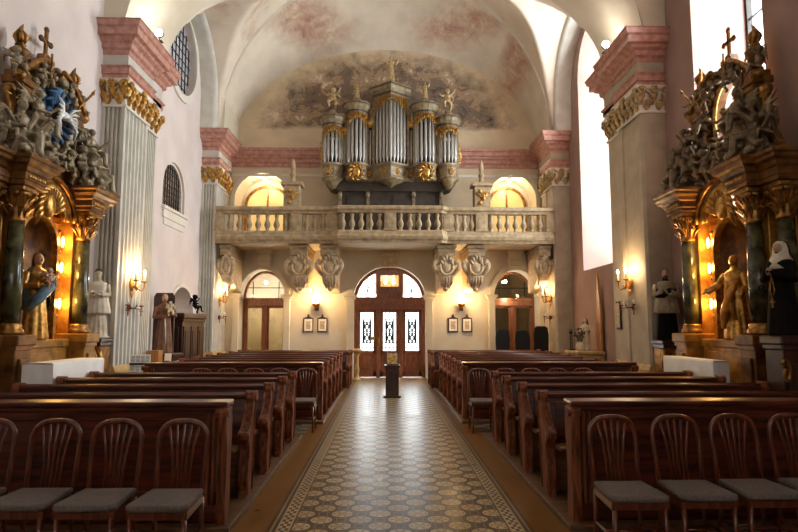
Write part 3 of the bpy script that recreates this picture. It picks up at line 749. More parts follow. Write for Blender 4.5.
for i, x in enumerate(posts):
    m = MB(); y = yfront(x) - .0; w = .17 if 0 < i < 6 else .12
    m.box(x - w, x + w, y - .05, y + .15, 4.35, 4.87, .012); m.box(x - w + .06, x + w - .06, y - .065, y, 4.43, 4.80, .01); m.box(x - w - .02, x + w + .02, y - .07, y + .16, 4.35, 4.41, .01)
    gl(m, 'pedestal', 'balcony_stone')
for a, c in zip(posts, posts[1:]):
    n = max(2, round((c - a - .34) / .255))
    for i in range(n):
        x = a + .17 + (c - a - .34) * (i + .5) / n
        o = obj('baluster', bme, gb, (x, yfront(x) + .05 - YG, .36))
# gallery vestige: posts with gilded tops beside the organ
post_side = {-1: ('standing beside the lit window on the confessional side', -1), 1: ('standing on the tall-window side of the organ', 1)}
for s in (-1, 1):
    e = empty('stone_pedestal', ((-2.92, 0, 2.76)[s + 1], 17.75, 4.24), 0, 'slender pale stone pedestal with gilded ornament ' + post_side[s][0], 'pedestal', 'pedestals flanking the organ')
    m = MB(); m.box(-.24, .24, -.2, .2, 0, 1.55, .02); m.box(-.32, .32, -.26, .26, 1.55, 1.66, .02); m.box(-.28, .28, -.22, .22, 0, .12, .01); m.build('shaft', 'balcony_stone', e)
    m = MB(); m.lathe([(.14, 1.66), (.08, 1.72), (.06, 1.84), (.10, 1.92), (.05, 2.0), (.08, 2.12), (.06, 2.28), (.02, 2.4)], seg=12); m.build('vase', 'balcony_stone', e)
    g = MB()
    for t in range(5): g.ell((0 + .09*math.cos(t*1.25), -.23, 1.3 - .16*(t % 3) + .03*t), (.06, .04, .07), u=8, v=6)
    g.tube([(-.2, -.22, 1.35), (-.06, -.25, 1.22), (.06, -.25, 1.22), (.2, -.22, 1.35)], .03, 6); g.build('gilded_ornament', 'gold', e)

# ---- corbels under the gallery
def corbel(x, label, w=.25, group='carved corbels under the gallery'):
    e = empty('corbel', (x, YB, 2.75), 0, label, 'corbel', group); k = w/.25
    # stepped block carrying the slab
    m = MB(); m.box(-.25*k, .25*k, -1.60, -.004, .92, 1.22, .012); m.box(-.28*k, .28*k, -1.66, -.004, 1.14, 1.23, .012); m.box(-.265*k, .265*k, -1.63, -.004, 1.02, 1.07, .01); m.build('abacus', 'balcony_stone', e)
    m = MB(); m.prism([(-.004, -.1), (-.7, .02), (-1.0, .16), (-1.25, .40), (-1.42, .70), (-1.45, .95), (-.004, .95)], 'x', -.22*k, .22*k, .03); m.build('bracket', 'corbel_stone', e)
    for s in (-1, 1):   # side scrolls curling outwards at the top and inwards below
        m = MB(); q = []
        for t in [i/22 for i in range(23)]:
            if t < .35: a = t/.35*4.6; r_ = .02 + .075*t/.35; q.append((s*(.285*k + r_*math.sin(a)), -1.52, .78 + r_*math.cos(a)))
            else:
                f = (t - .35)/.65; q.append((s*(.36*k - .22*k*f + .05*k*math.sin(f*6.2)), -1.52 + .42*f*f, .74 - .62*f))
        m.tube(q, [.035 + .03*min(1, i/7) - .03*max(0, (i - 14)/8) for i in range(23)], 8); m.build('scroll', 'corbel_stone', e)
    m = MB(); m.ell((0, -1.50, .62), (.15*k, .10, .20)); m.tube([(.19*k*math.cos(2*PI*i/24), -1.55, .62 + .25*math.sin(2*PI*i/24)) for i in range(25)], .035, 8)
    for q in range(5): a = PI*(.1 + .2*q); m.tube([(.10*k*math.cos(a), -1.58, .66 + .12*math.sin(a)), (.17*k*math.cos(a), -1.62, .70 + .2*math.sin(a)), (.2*k*math.cos(a + .25), -1.56, .72 + .26*math.sin(a + .2))], [.03, .04, .012], 6)
    m.build('cartouche', 'corbel_stone', e)
    m = MB()
    for q in range(-2, 3): m.tube([(q*.085*k, -1.46, .34), (q*.08*k, -1.36 + .02*abs(q), .16), (q*.05*k, -1.16, .0 - .03*(2 - abs(q)))], [.05, .05, .018], 6)
    m.ell((0, -1.18, -.02), (.08*k, .10, .09)); m.build('leaf_drop', 'corbel_stone', e)
    return e
W1 = ('nearest the confessional-side doorway', 'just beside the main doorway, confessional side', 'just beside the main doorway, window side', 'nearest the window-side doorway')
for x, t in zip((-2.66, -1.78, 1.66, 2.53), W1): corbel(x, 'large carved stone corbel with scrolls ' + t)
corbel(-4.78, 'half-hidden stone corbel against the fluted corner pier', .15); corbel(4.55, 'half-hidden stone corbel against the smooth corner pier', .17)
for x, t in ((-3.95, 'confessional-side'), (3.98, 'window-side')):
    m = MB(); m.box(x - .2, x + .2, YB - .22, YB + .0, 3.5, 4.02, .015); m.box(x - .24, x + .24, YB - .28, YB, 3.9, 4.02, .01); m.box(x - .22, x + .22, YB - .26, YB, 3.68, 3.72, .01); m.box(x - .22, x + .22, YB - .26, YB, 3.56, 3.6, .01)
    tag(m.build('keystone_block', 'plaster_cream'), 'plain stepped keystone block above the ' + t + ' doorway', 'keystone', 'plain keystones of the side doorways')

# ================================================================== FIGURES
def robe_figure(name, m, H=1.0, arms=None, folds=9, amp=.07, hair=True, veil=False, vox=None, seed=0, wide=1.0, lean=0.0, head=True):
    """standing robed figure of height H facing -Y as one continuous skin"""
    mb = MB(); r = random.Random(seed); ph = r.uniform(0, 6)
    prof = [(0, .150), (.03, .152), (.12, .145), (.3, .128), (.46, .112), (.56, .102), (.62, .104), (.70, .118), (.765, .122), (.80, .100), (.825, .055), (.84, .036), (.88, .034)]
    fold = lambda t, z: (1 + amp * max(0, 1 - z/.7) * math.sin(folds*t + ph + 1.5*math.sin(3*z + t))) * (1 if abs(math.sin(t)) < 0 else (1 - .26*math.sin(t)**2))
    mb.lathe([(q*wide, z) for z, q in prof], seg=40, fold=fold)
    hy = -.012
    if head:
        mb.ell((0, hy, .925), (.046, .054, .066)); mb.ell((0, hy - .05, .918), (.011, .018, .018), u=8, v=6)
        mb.ell((0, hy - .03, .882), (.024, .028, .018), u=8, v=6)
        for s in (-1, 1): mb.ell((s*.046, hy, .922), (.008, .014, .018), u=8, v=6); mb.ell((s*.018, hy - .046, .936), (.012, .01, .007), u=8, v=6)
        if hair: mb.ell((0, hy + .014, .945), (.050, .052, .055))
    A = arms or [((.12, 0, .77), (.15, -.03, .62), (.05, -.13, .62)), ((-.12, 0, .77), (-.15, -.03, .62), (-.05, -.13, .64))]
    for sh, el, wr in A:
        sh, el, wr = Vector(sh), Vector(el), Vector(wr)
        mb.tube([sh, sh.lerp(el, .5), el, el.lerp(wr, .5), wr], [.042, .043, .040, .042, .046], 10)
        d = (wr - el).normalized(); p = wr + d*.028
        mb.tube([wr, p, p + d*.015], [.02, .021, .014], 8)
        sd = d.cross(Vector((0, 0, 1))); sd = sd.normalized() if sd.length > .1 else Vector((1, 0, 0))
        for k in range(4): mb.tube([p + sd*(k - 1.5)*.010, p + sd*(k - 1.5)*.012 + d*.022, p + sd*(k - 1.5)*.012 + d*(.036 - .004*abs(k - 1.5)) + Vector((0, 0, -.01))], .0055, 5)
        mb.tube([wr, wr + sd*.024 + d*.012, wr + sd*.026 + d*.028], .006, 5)
    if veil:
        mb.lathe([(.125, .70), (.118, .76), (.085, .83), (.072, .90), (.066, .95), (.04, .985), (.005, .995)], (0, .018, 0), 24, fold=lambda t, z: 1 - .14*math.sin(t)**2 + (.0 if math.sin(t) > -.6 else -.42 if .84 < z < .965 else 0))
    for v in mb.bm.verts:
        v.co = v.co * H; v.co.x += lean * v.co.z
    return remeshed(mb, name, m, H * (vox or 1/110), 1)
def putto(name, m, pose=0, H=.7):
    mb = MB()
    mb.ell((0, 0, .30), (.13, .11, .17)); mb.ell((0, -.03, .24), (.12, .10, .11)); mb.ell((0, -.01, .46), (.11, .09, .10)); mb.ell((0, -.02, .66), (.10, .11, .115)); mb.ell((0, .03, .69), (.105, .10, .10))
    mb.tube([(0, 0, .5), (0, -.01, .6)], .05, 8); mb.ell((0, -.125, .65), (.018, .02, .02)); mb.ell((.04, -.1, .63), .035); mb.ell((-.04, -.1, .63), .035)
    arms = [[((.1, 0, .5), (.22, -.04, .46), (.28, -.12, .62)), ((-.1, 0, .5), (-.2, -.06, .38), (-.14, -.2, .34))],
            [((.1, 0, .5), (.22, .0, .58), (.3, -.04, .74)), ((-.1, 0, .5), (-.24, -.02, .44), (-.36, -.08, .5))]][pose % 2]
    for a in arms:
        mb.tube(a, [.052, .045, .032], 8); mb.ell(a[2], (.034, .034, .04), u=8, v=6)
    legs = [[((.07, -.02, .18), (.13, -.26, .2), (.12, -.3, -.02)), ((-.07, -.02, .18), (-.14, -.22, .1), (-.1, -.12, -.1))],
            [((.07, 0, .18), (.12, -.1, .0), (.1, .02, -.2)), ((-.07, 0, .18), (-.16, -.2, .14), (-.14, -.14, -.06))]][pose % 2]
    for a in legs:
        mb.tube(a, [.085, .065, .042], 8); mb.ell(Vector(a[2]) + Vector((0, -.04, -.02)), (.034, .06, .028), u=8, v=6)
    for s in (-1, 1):
        for k in range(5): mb.tube([(s*.05, .07, .5), (s*(.14 + .03*k), .14, .60 - .05*k), (s*(.30 - .02*k), .2, .66 - .11*k)], [.03, .035, .012], 6)
    mb.tube([(-.16, .02, .3), (-.02, -.12, .22), (.14, -.05, .16), (.24, .05, .05)], [.04, .06, .055, .02], 8)
    for v in mb.bm.verts: v.co = v.co * H / .78
    return remeshed(mb, name, m, .0145 * H/.7, 1)
def angel(name, m, H=1.2, seed=1):
    """seated or kneeling winged angel with flowing drapery"""
    mb = MB(); r = random.Random(seed)
    mb.lathe([(.30, 0), (.31, .06), (.28, .2), (.22, .36), (.17, .46), (.14, .56), (.16, .68), (.165, .76), (.12, .82), (.06, .86), (.05, .92)], seg=36, fold=lambda t, z: (1 + .13*max(0, 1 - z/.6)*math.sin(7*t + seed + 5*z)) * (1 - .2*math.sin(t)**2))
    mb.tube([(.1, -.05, .42), (.14, -.36, .40), (.13, -.38, .10), (.12, -.46, .03)], [.13, .10, .07, .04], 10)
    mb.tube([(-.1, -.05, .42), (-.16, -.30, .28), (-.2, -.1, .05)], [.13, .10, .06], 10)
    mb.ell((0, -.03, 1.02), (.075, .085, .10)); mb.ell((0, .01, 1.05), (.085, .085, .085)); mb.ell((0, -.115, 1.01), (.016, .022, .022), u=8, v=6)
    mb.tube([(.15, 0, .76), (.28, -.08, .64), (.34, -.26, .80)], [.065, .055, .04], 8); mb.tube([(-.15, 0, .76), (-.27, -.06, .58), (-.12, -.24, .56)], [.065, .055, .04], 8)
    mb.ell((.35, -.29, .83), (.035, .05, .045), u=8, v=6); mb.ell((-.09, -.27, .56), (.05, .035, .04), u=8, v=6)
    for s in (-1, 1):
        for k in range(7): mb.tube([(s*.06, .1, .78), (s*(.22 + .03*k), .22, .98 - .05*k), (s*(.46 - .035*k), .34, 1.12 - .16*k)], [.04, .05, .014], 6)
    mb.tube([(.2, .02, .5), (.3, -.1, .3), (.42, .0, .16), (.5, .08, .22)], [.05, .08, .07, .02], 8)
    mb.tube([(-.2, .0, .5), (-.32, -.04, .34), (-.4, .05, .1), (-.36, .1, -.1)], [.05, .08, .06, .02], 8)
    for v in mb.bm.verts: v.co = v.co * H / 1.12
    return remeshed(mb, name, m, H * .017, 1)

# ================================================================== ORGAN
OY = 18.05      # front plane of the flat fields
org = empty('pipe_organ', (0.02, OY, 4.24), 0, 'baroque pipe organ with five towers, gilded carving and silver pipes', 'organ')
def og(mb, name, m, par=org):
    o = mb.build(name, m, par)
    return o
# plan of the case front, relative to the organ, x from left to right
def bulge(xc, r, dep, n=7, vee=False):
    if vee: return [(xc - r, 0), (xc - r, -dep*.15), (xc, -dep), (xc + r, -dep*.15), (xc + r, 0)]
    return [(xc - r, 0)] + [(xc - r*math.cos(PI*i/n), -dep*(.12 + .88*math.sin(PI*i/n))) for i in range(n + 1)] + [(xc + r, 0)]
TW = [(-1.77, .31, .38, False, 2.0, 3.74), (-1.04, .32, .42, False, 2.0, 4.14), (0, .53, .50, True, 2.0, 4.70), (1.06, .34, .42, False, 2.0, 4.14), (1.76, .30, .38, False, 2.0, 3.74)]
base = []
for t in TW: base += bulge(t[0], t[1], t[2], 7, t[3])
# lower belt that carries the pipes
m = MB(); m.sweep(base, [(-.3, 1.78), (-.05, 1.78), (0, 1.80), (.03, 1.86), (.0, 1.9), (0, 2.16), (.03, 2.2), (.06, 2.24), (.06, 2.29), (.02, 2.3), (-.3, 2.3)]); og(m, 'belt', 'organ_case')
# core of the case and carrying foot
m = MB(); m.box(-2.0, 2.0, .02, .80, 1.82, 3.1); m.box(-1.3, 1.3, .05, .78, 3.0, 3.7); m.box(-.5, .5, .06, .78, 3.6, 4.4); og(m, 'case', 'organ_dark')
m = MB(); m.prism([(-2.02, 1.80), (2.02, 1.80), (1.88, 1.62), (1.5, 1.50), (-1.5, 1.50), (-1.88, 1.62)], 'y', .02, .8); og(m, 'lower_cove', 'organ_dark')  # dark colour carries the shadow beneath the organ case
m = MB(); m.box(-1.5, 1.5, .1, .8, 0, 1.5, .01); 
for x in (-1.05, -.35, .35, 1.05): m.box(x - .30, x + .30, .07, .12, .95, 1.4, .01)
og(m, 'pedestal', 'organ_dark')
for x, w in ((-1.55, .05), (-.7, .05), (.7, .05), (1.55, .05)):
    m = MB(); m.box(x - w, x + w, .04, .14, 0, 1.5, .01); m.ell((x, .0, 1.38), (.07, .06, .09)); og(m, 'bracket', 'organ_case')
pipes = []
def pipe(x, y, z0, z1, r):
    m = MB(); h = z1 - z0
    m.lathe([(.012, 0), (r*.5, .09), (r, .22), (r, h), (r*.88, h)], (x, y, z0), 10)
    m.box(x - r*.55, x + r*.55, y - r*1.02, y - r*.6, z0 + .24, z0 + .33); return og(m, 'organ_pipe', 'tin_pipe')
for xc, r, dep, vee, z0, z1 in TW:
    # crown: moulded cornice following the tower plan, and a plinth block
    pl = bulge(xc, r, dep, 7, vee)
    m = MB(); m.sweep(pl, [(-.2, z1 - .42), (0, z1 - .42), (.0, z1 - .30), (.03, z1 - .27), (.03, z1 - .2), (.09, z1 - .12), (.10, z1 - .04), (.13, z1 - .02), (.13, z1 + .03), (-.2, z1 + .05)])
    m.prism([(x, y) for x, y in pl] + [(xc + r, .5), (xc - r, .5)], 'z', z1 - .40, z1 + .03); og(m, 'tower_crown', 'organ_case')
    m = MB(); m.sweep(pl, [(-.1, z1 - .265), (.035, z1 - .265), (.04, z1 - .215), (-.1, z1 - .215)]); m.sweep(pl, [(-.1, z1 - .02), (.14, z1 - .02), (.14, z1 + .005), (-.1, z1 + .005)]); og(m, 'crown_band', 'organ_dark')
    m = MB(); m.lathe([(r*.72, z1 + .03), (r*.6, z1 + .09), (r*.36, z1 + .14), (.11, z1 + .2), (.1, z1 + .24)], (xc, -dep*.35, 0), 16); og(m, 'tower_cap', 'organ_case')
    # side posts
    for s in (-1, 1):
        m = MB(); m.box(xc + s*r - .035, xc + s*r + .035, -dep*.2, .1, 2.28, z1 - .4, .008); og(m, 'tower_post', 'organ_case')
    zt = z1 - .42
    if vee:
        n = 9
        for i in range(n):
            f = (i + .5)/n; x = xc - r*.88 + 2*r*.88*f; y = -dep + abs(x - xc)/r*dep*.85 + .07
            pipe(x, y, 2.30, zt - .02 - .30*abs(1 - abs(2*f - 1))*0 - .05, .046)
    else:
        n = 7
        for i in range(n):
            a = PI*(i + .5)/n; x = xc - r*.86*math.cos(a); y = -dep*(.12 + .88*math.sin(a)) + .07
            pipe(x, y, 2.30, zt - .02, .040)
    # gilded carving hung below the crown and round the pipe mouths
    g = MB(); rr = random.Random(int(xc*100)); n = 15 if vee else 11
    def fr(x): return (-dep + abs(x - xc)/r*dep*.85) if vee else -dep*(.12 + .88*math.sin(math.acos(max(-1, min(1, (x - xc)/r)))))
    for i in range(n):
        f = (i + .5)/n; x = xc - r*.97 + 2*r*.97*f; y = fr(x); dz = .06 + (.42 if vee else .30)*abs(2*f - 1)**1.4
        for q in range(max(1, int(dz/.09))):   # small curls one below the other
            zz = zt + .06 - q*.09; sg = 1 if (q + i) % 2 else -1
            g.tube([(x + sg*.035*math.cos(t), y - .035, zz + .035*math.sin(t)) for t in (0, 1, 2, 3, 4, 5)], [.006, .010, .013, .012, .010, .006], 5)
        g.tube([(x, y - .03, zt + .08), (x + .02, y - .04, zt - dz*.5), (x, y - .03, zt - dz)], [.016, .02, .006], 5)
    og(g, 'gilded_carving', 'gold')
    if not vee and abs(xc) < 1.2:   # cartouche under the round towers
        g = MB(); g.ell((xc, -dep - .02, 1.98), (.13, .07, .19))
        for k in range(10):
            a = 2*PI*k/10; g.tube([(xc + .12*math.cos(a), -dep - .03, 1.98 + .16*math.sin(a)), (xc + .22*math.cos(a + .4), -dep - .06, 1.98 + .25*math.sin(a + .4)), (xc + .24*math.cos(a + .9), -dep - .0, 1.98 + .27*math.sin(a + .9))], [.035, .04, .015], 6)
        og(g, 'cartouche', 'gold')
    else:
        m = MB(); m.lathe([(.02, 1.5 if not vee else 1.56), (.10, 1.56 if not vee else 1.6), (.16, 1.66), (r*.75, 1.76), (r*.8, 1.80)], (xc, -dep*.35, 0), 14); og(m, 'tower_pendant', 'organ_case')
# flat fields between towers, stepping pipes with carving above
for xc, w, z1 in ((-1.41, .06, 3.15), (1.42, .06, 3.15), (-.63, .08, 3.4), (.63, .08, 3.4)):
    n = 3
    for i in range(n):
        x = xc - w + 2*w*i/(n - 1); s = 1 if xc > 0 else -1
        pipe(x, -.03, 2.3, z1 - .12*((x - xc)/w*s), .028)
    g = MB()
    for k in range(6):
        g.tube([(xc - .12 + .05*k, -.05, z1 + .10 + .03*k), (xc - .06 + .03*k, -.09, z1 + .24), (xc + .08 - .03*k, -.05, z1 + .34 + .04*k)], [.035, .04, .02], 6)
    g.ell((xc, -.06, z1 + .18), (.1, .05, .12)); og(g, 'gilded_scroll', 'gold')
for x in (-2.06, 2.06):      # carved wings at both ends
    g = MB()
    s = 1 if x > 0 else -1
    g.tube([(x, .1, 2.3), (x + s*.10, .05, 2.6), (x + s*.02, .05, 2.95), (x - s*.02, .05, 3.2)], [.05, .06, .05, .02], 8)
    for k in range(5): g.ell((x + s*.05, .02, 2.4 + .15*k), (.06, .05, .07), u=8, v=6)
    og(g, 'gilded_wing', 'gold')
for k in range(10):         # belt rosettes
    x = -1.85 + .41*k
    if abs(abs(x) - 1.05) < .2: continue
    g = MB(); y = min([-d*(.12 + .88*math.sqrt(max(0, 1 - ((x - c)/r)**2))) for c, r, d, v, _, _ in TW if abs(x - c) < r and not v] + [-d + abs(x - c)/r*d*.85 for c, r, d, v, _, _ in TW if v and abs(x - c) < r] + [0])
    for q in range(5): g.ell((x + .06*math.cos(q*1.257), y - .02, 2.03 + .06*math.sin(q*1.257)), (.04, .03, .04), u=8, v=6)
    g.ell((x, y - .03, 2.03), .03, u=8, v=6); og(g, 'belt_rosette', 'gold')
# figures on the towers
fg = robe_figure('crown_figure', 'pale_gilt', 1.0, seed=2, amp=.1, vox=1/70, arms=[((.12, 0, .77), (.2, -.02, .66), (.26, -.08, .84)), ((-.12, 0, .77), (-.17, -.04, .6), (-.05, -.14, .6))])
pt = putto('crown_putto', 'pale_gilt', 1, .46)
for (xc, r, dep, vee, z0, z1), (me, sc_) in zip(TW, ((pt, 1.25), (fg, .56), (fg, .80), (fg, .56), (pt, 1.25))):
    o = obj('crown_figure', me, org, (xc, -dep*.35, z1 + (.22 if me is fg else .40)), (0, 0, RND.uniform(-.4, .4)), sc_)
# ================================================================== SIDE ALTARS
# local frame: u along the wall, v out from the wall, z up
angs = {k: (angel('angel_figure', m, .80, 1), angel('angel_figure', m, .80, 5)) for k, m in (('L', 'silver_stone'), ('R', 'bronze_stone'))}
puts = {k: (putto('putto', m, 0, .50), putto('putto', m, 1, .50)) for k, m in (('L', 'silver_stone'), ('R', 'bronze_stone'))}
def altar(s, cy, left):
    XW = XL if s < 0 else XR
    root = empty('side_altar', (s*(XW - .005), cy, 0), 0, ('gilded side altar with blue sunburst of rays on the pink confessional-side wall' if left else 'gilded side altar with open oval against the bright tall window'), 'altar')
    T = Matrix(((0, -s, 0, 0), (1, 0, 0, 0), (0, 0, 1, 0), (0, 0, 0, 1)))
    nb = lambda: MB(T)
    def put(mb, name, m, par=root): return mb.build(name, m, par)
    def fig(name, me, u, v, z, rz=0, sc_=1.0, tilt=0, roll=0):
        base = PI/2 if s < 0 else -PI/2
        return obj(name, me, root, (-s*v, u, z), (tilt, roll, base + rz), sc_)
    wood = 'altar_wood'; fm = 'silver_stone' if left else 'bronze_stone'; r = random.Random(5 if left else 9)
    # substructure
    b = nb(); b.box(-1.5, 1.5, .0, .30, 0, 1.40, .02); b.box(-1.55, 1.55, 0, .34, 0, .22, .02); put(b, 'substructure', 'ochre_marble')
    b = nb(); b.box(-.66, .66, .30, .50, .0, 1.34, .02); b.box(-.66, .66, .0, .53, 1.30, 1.42, .02); b.box(-.5, .5, .50, .52, .95, 1.24, .01); put(b, 'predella', 'ochre_marble')
    for u in (-1.24, -.87, .87, 1.24):
        d = .74 if abs(u) < 1 else .56
        b = nb(); b.box(u - .17, u + .17, .0, d, 0, 1.36, .015); b.box(u - .21, u + .21, 0, d + .05, 1.36, 1.50, .02); b.box(u - .19, u + .19, 0, d + .02, 1.30, 1.37, .01); b.box(u - .20, u + .20, .0, d + .04, .0, .30, .02); b.box(u - .11, u + .11, d, d + .04, .45, 1.2, .015)
        put(b, 'column_pedestal', 'ochre_marble' if u > 0 else wood)
        vc = d - .19
        b = nb(); b.lathe([(.155, 1.50), (.165, 1.53), (.155, 1.56), (.125, 1.59), (.138, 1.62), (.115, 1.65)], (u, vc, 0), 18)
        co = put(b, 'column', 'old_gold')
        b = nb(); b.lathe([(.112, 1.65), (.114, 2.1), (.096, 2.98)], (u, vc, 0), 20); put(b, 'shaft', 'altar_marble', co)
        g = nb(); g.lathe([(.10, 2.96), (.115, 2.99), (.097, 3.02), (.11, 3.15), (.15, 3.32), (.17, 3.36)], (u, vc, 0), 14); g.box(u - .17, u + .17, vc - .17, vc + .17, 3.36, 3.42, .01)
        for row, (zb, hh, n) in enumerate(((3.02, .15, 8), (3.13, .18, 8))):
            for k in range(n):
                a = 2*PI*(k + .5*row)/n
                for lob in (-1, 0, 1): g.tube([(u + (.095 + o)*math.cos(a + lob*.16*t), vc + (.095 + o)*math.sin(a + lob*.16*t), zb + hh*(t - .1*abs(lob)*t)) for t, o in ((0, .0), (.5, .02), (.85, .06), (1.0, .09), (.92, .105))], [.012, .024, .026, .016, .006], 5, flat=.6)
        for q in range(4):
            a = PI/4 + q*PI/2; g.ell((u + .19*math.cos(a), vc + .19*math.sin(a), 3.32), (.045, .045, .04), u=8, v=6)
        put(g, 'capital', 'old_gold', co)
    # strips with flower garlands beside the columns
    for u in (-.60, .60):
        b = nb(); b.box(u - .13, u + .13, .0, .26, 1.42, 3.30, .01); b.box(u - .09, u + .09, .24, .29, 1.55, 3.2, .01); put(b, 'pilaster_strip', 'niche_gold')
        g = nb()
        for k in range(22): g.ell((u + .045*math.sin(k*2.1), .31, 1.70 + .065*k), (.035, .03, .042), u=8, v=6)
        put(g, 'garland', 'old_gold')
    # gilded piers behind the columns
    for u in (-.88, .88):
        b = nb(); b.box(u - .12, u + .12, .0, .44, 1.42, 3.42, .01); put(b, 'rear_pier', 'niche_gold')
    # niche with curved back
    ZN = 2.78
    b = nb(); b.grid(lambda uu, vv: (-.46*math.cos(PI*uu), .32 - .28*math.sin(PI*uu), 1.42 + (ZN - 1.42)*vv), 16, 8)
    b.grid(lambda uu, vv: (-.46*math.cos(PI*uu)*math.cos(PI/2*vv), .32 - .28*math.sin(PI*uu)*math.cos(PI/2*vv), ZN + .44*math.sin(PI/2*vv)), 16, 8); put(b, 'niche', 'altar_wood')
    b = nb(); b.prism([(-.52, 1.42), (-.52, ZN)] + [(-.52*math.cos(PI*i/12), ZN + .5*math.sin(PI*i/12)) for i in range(1, 12)] + [(.52, ZN), (.52, 1.42), (.45, 1.42), (.45, ZN)] + [(.45*math.cos(PI*i/12), ZN + .43*math.sin(PI*i/12)) for i in range(1, 12)] + [(-.45, ZN), (-.45, 1.42)], 'y', .28, .38); put(b, 'niche_arch', 'gold')
    b = nb(); b.box(-1.42, 1.42, 0, .06, 1.4, 3.5); put(b, 'back_wall', wood)
    # entablature stepped forward over the columns
    for sg in (-1, 1):
        q = [(sg*1.44, 0), (sg*1.44, .56), (sg*1.08, .56), (sg*1.08, .74), (sg*.66, .74), (sg*.66, .30), (sg*.46, .30)]
        pl = q if sg < 0 else q[::-1]
        pf = [(0, 3.42), (-.02, 3.43), (-.02, 3.48), (-.035, 3.49), (-.035, 3.58), (-.06, 3.60), (-.08, 3.65), (-.14, 3.68), (-.15, 3.72), (-.18, 3.74), (-.19, 3.78), (0, 3.81)]
        b = nb(); b.sweep(pl, pf); b.prism(q[:5] + [(sg*.66, 0)], 'z', 3.42, 3.80); put(b, 'entablature', wood)
        g = nb()
        for k in range(7): g.ell((sg*(.70 + .055*k), .785, 3.535), (.022, .012, .028), u=8, v=6)
        put(g, 'frieze_ornament', 'gold')
    b = nb(); ap = [(.64*math.cos(PI*(1 - i/16)), 3.22 + .50*math.sin(PI*i/16)) for i in range(17)]
    b.tube([(x, .42, z) for x, z in ap], .055, 8); b.tube([(x*1.12, .48, 3.22 + (z - 3.22)*1.16) for x, z in ap], .04, 8); b.tube([(x*.88, .40, 3.22 + (z - 3.22)*.86) for x, z in ap], .028, 8); put(b, 'arched_moulding', 'old_gold')
    b = nb()
    for k in range(13):
        a = PI*k/12; b.tube([(.16*math.cos(a), .45, 3.28 + .16*math.sin(a)), (.30*math.cos(a + .25), .52, 3.28 + .34*math.sin(a + .25)), (.38*math.cos(a + .6), .46, 3.28 + .44*math.sin(a + .6))], [.035, .042, .012], 6)
    b.ell((0, .47, 3.36), (.13, .07, .19)); put(b, 'keystone_cartouche', 'gold')
    # upper stage
    ZO = 4.78
    b = nb(); b.prism([(-.74, 3.8), (.74, 3.8), (.66, 4.1), (.58, 4.9), (.52, 5.24), (.36, 5.44), (.18, 5.54), (.10, 5.72), (-.10, 5.72), (-.18, 5.54), (-.36, 5.44), (-.52, 5.24), (-.58, 4.9), (-.66, 4.1)], 'y', .10, .22, holes=[circ(0, ZO, .34, .50, 32)]); put(b, 'upper_frame', wood)
    b = nb(); b.tube([(.37*math.cos(2*PI*i/40), .24, ZO + .53*math.sin(2*PI*i/40)) for i in range(41)], .035, 8); put(b, 'oval_moulding', 'gold')
    for sg in (-1, 1):
        b = nb(); b.box(sg*.72 - .11, sg*.72 + .11, .10, .36, 3.8, 4.95, .012); b.box(sg*.72 - .15, sg*.72 + .15, .08, .40, 4.95, 5.06, .02); b.box(sg*.72 - .13, sg*.72 + .13, .08, .38, 4.86, 4.92, .01); b.box(sg*.72 - .07, sg*.72 + .07, .36, .385, 4.0, 4.8, .01); put(b, 'upper_pier', wood)
        b = nb(); b.tube([(sg*(.92 + .22*max(0, 1 - t*1.3)**1.5 + .05*math.sin(t*7)), .26, 3.84 + 1.0*t) for t in [i/14 for i in range(15)]], [.10, .10, .09, .08, .075, .07, .07, .065, .065, .06, .06, .06, .065, .065, .04], 8); b.ell((sg*1.14, .26, 3.92), (.12, .10, .12)); b.ell((sg*.95, .26, 4.82), (.085, .09, .085)); put(b, 'scroll_bracket', 'old_gold')
        # broken curved gable
        q = [(sg*(.86 - .70*t), .30, 5.06 + .42*math.sin(t*PI/2)) for t in [i/10 for i in range(11)]]
        b = nb(); b.tube(q, .055, 8); b.tube([(x, v + .07, z + .05) for x, v, z in q], .04, 8); b.ell((sg*.88, .33, 5.05), (.09, .1, .085)); put(b, 'curved_gable', 'old_gold')
        b = nb(); z = 5.14; b.box(sg*.72 - .12, sg*.72 + .12, .10, .36, 5.04, 5.15, .01); b.lathe([(.09, z), (.10, z + .06), (.05, z + .10), (.06, z + .14), (.125, z + .26), (.135, z + .32), (.06, z + .38), (.075, z + .41), (.03, z + .44)], (sg*.72, .23, 0), 16); urn = put(b, 'urn', wood)
        b = nb()
        for k in range(6): b.tube([(sg*.72 + .03*math.cos(k), .23 + .03*math.sin(k), z + .42), (sg*.72 + .08*math.cos(k + .6), .23 + .08*math.sin(k + .6), z + .53), (sg*.72 + .03*math.cos(k + 1.5), .23, z + .63 + .02*k)], [.025, .034, .008], 6)
        put(b, 'flame', 'old_gold', urn)
    # cross on the middle of the gable
    b = nb(); z = 5.52; b.lathe([(.12, z), (.13, z + .05), (.06, z + .09), (.10, z + .16), (.05, z + .22)], (0, .16, 0), 12); b.box(-.03, .03, .14, .18, z + .2, z + .60, .008); b.box(-.13, .13, .14, .18, z + .40, z + .46, .008)
    for du, dz in ((-.13, .43), (.13, .43), (0, .62)): b.ell((du, .16, z + dz), (.05, .035, .05), u=8, v=6)
    put(b, 'cross_finial', wood)
    # clouds round the oval and on the entablature
    b = MB(T)
    for k in range(44):
        a = 2*PI*k/44; rr = r.uniform(.92, 1.25)
        b.ell((.46*math.cos(a)*rr, .30 + r.uniform(-.02, .08), ZO + .62*math.sin(a)*rr), (r.uniform(.04, .085), .07, r.uniform(.04, .075)), u=8, v=6)
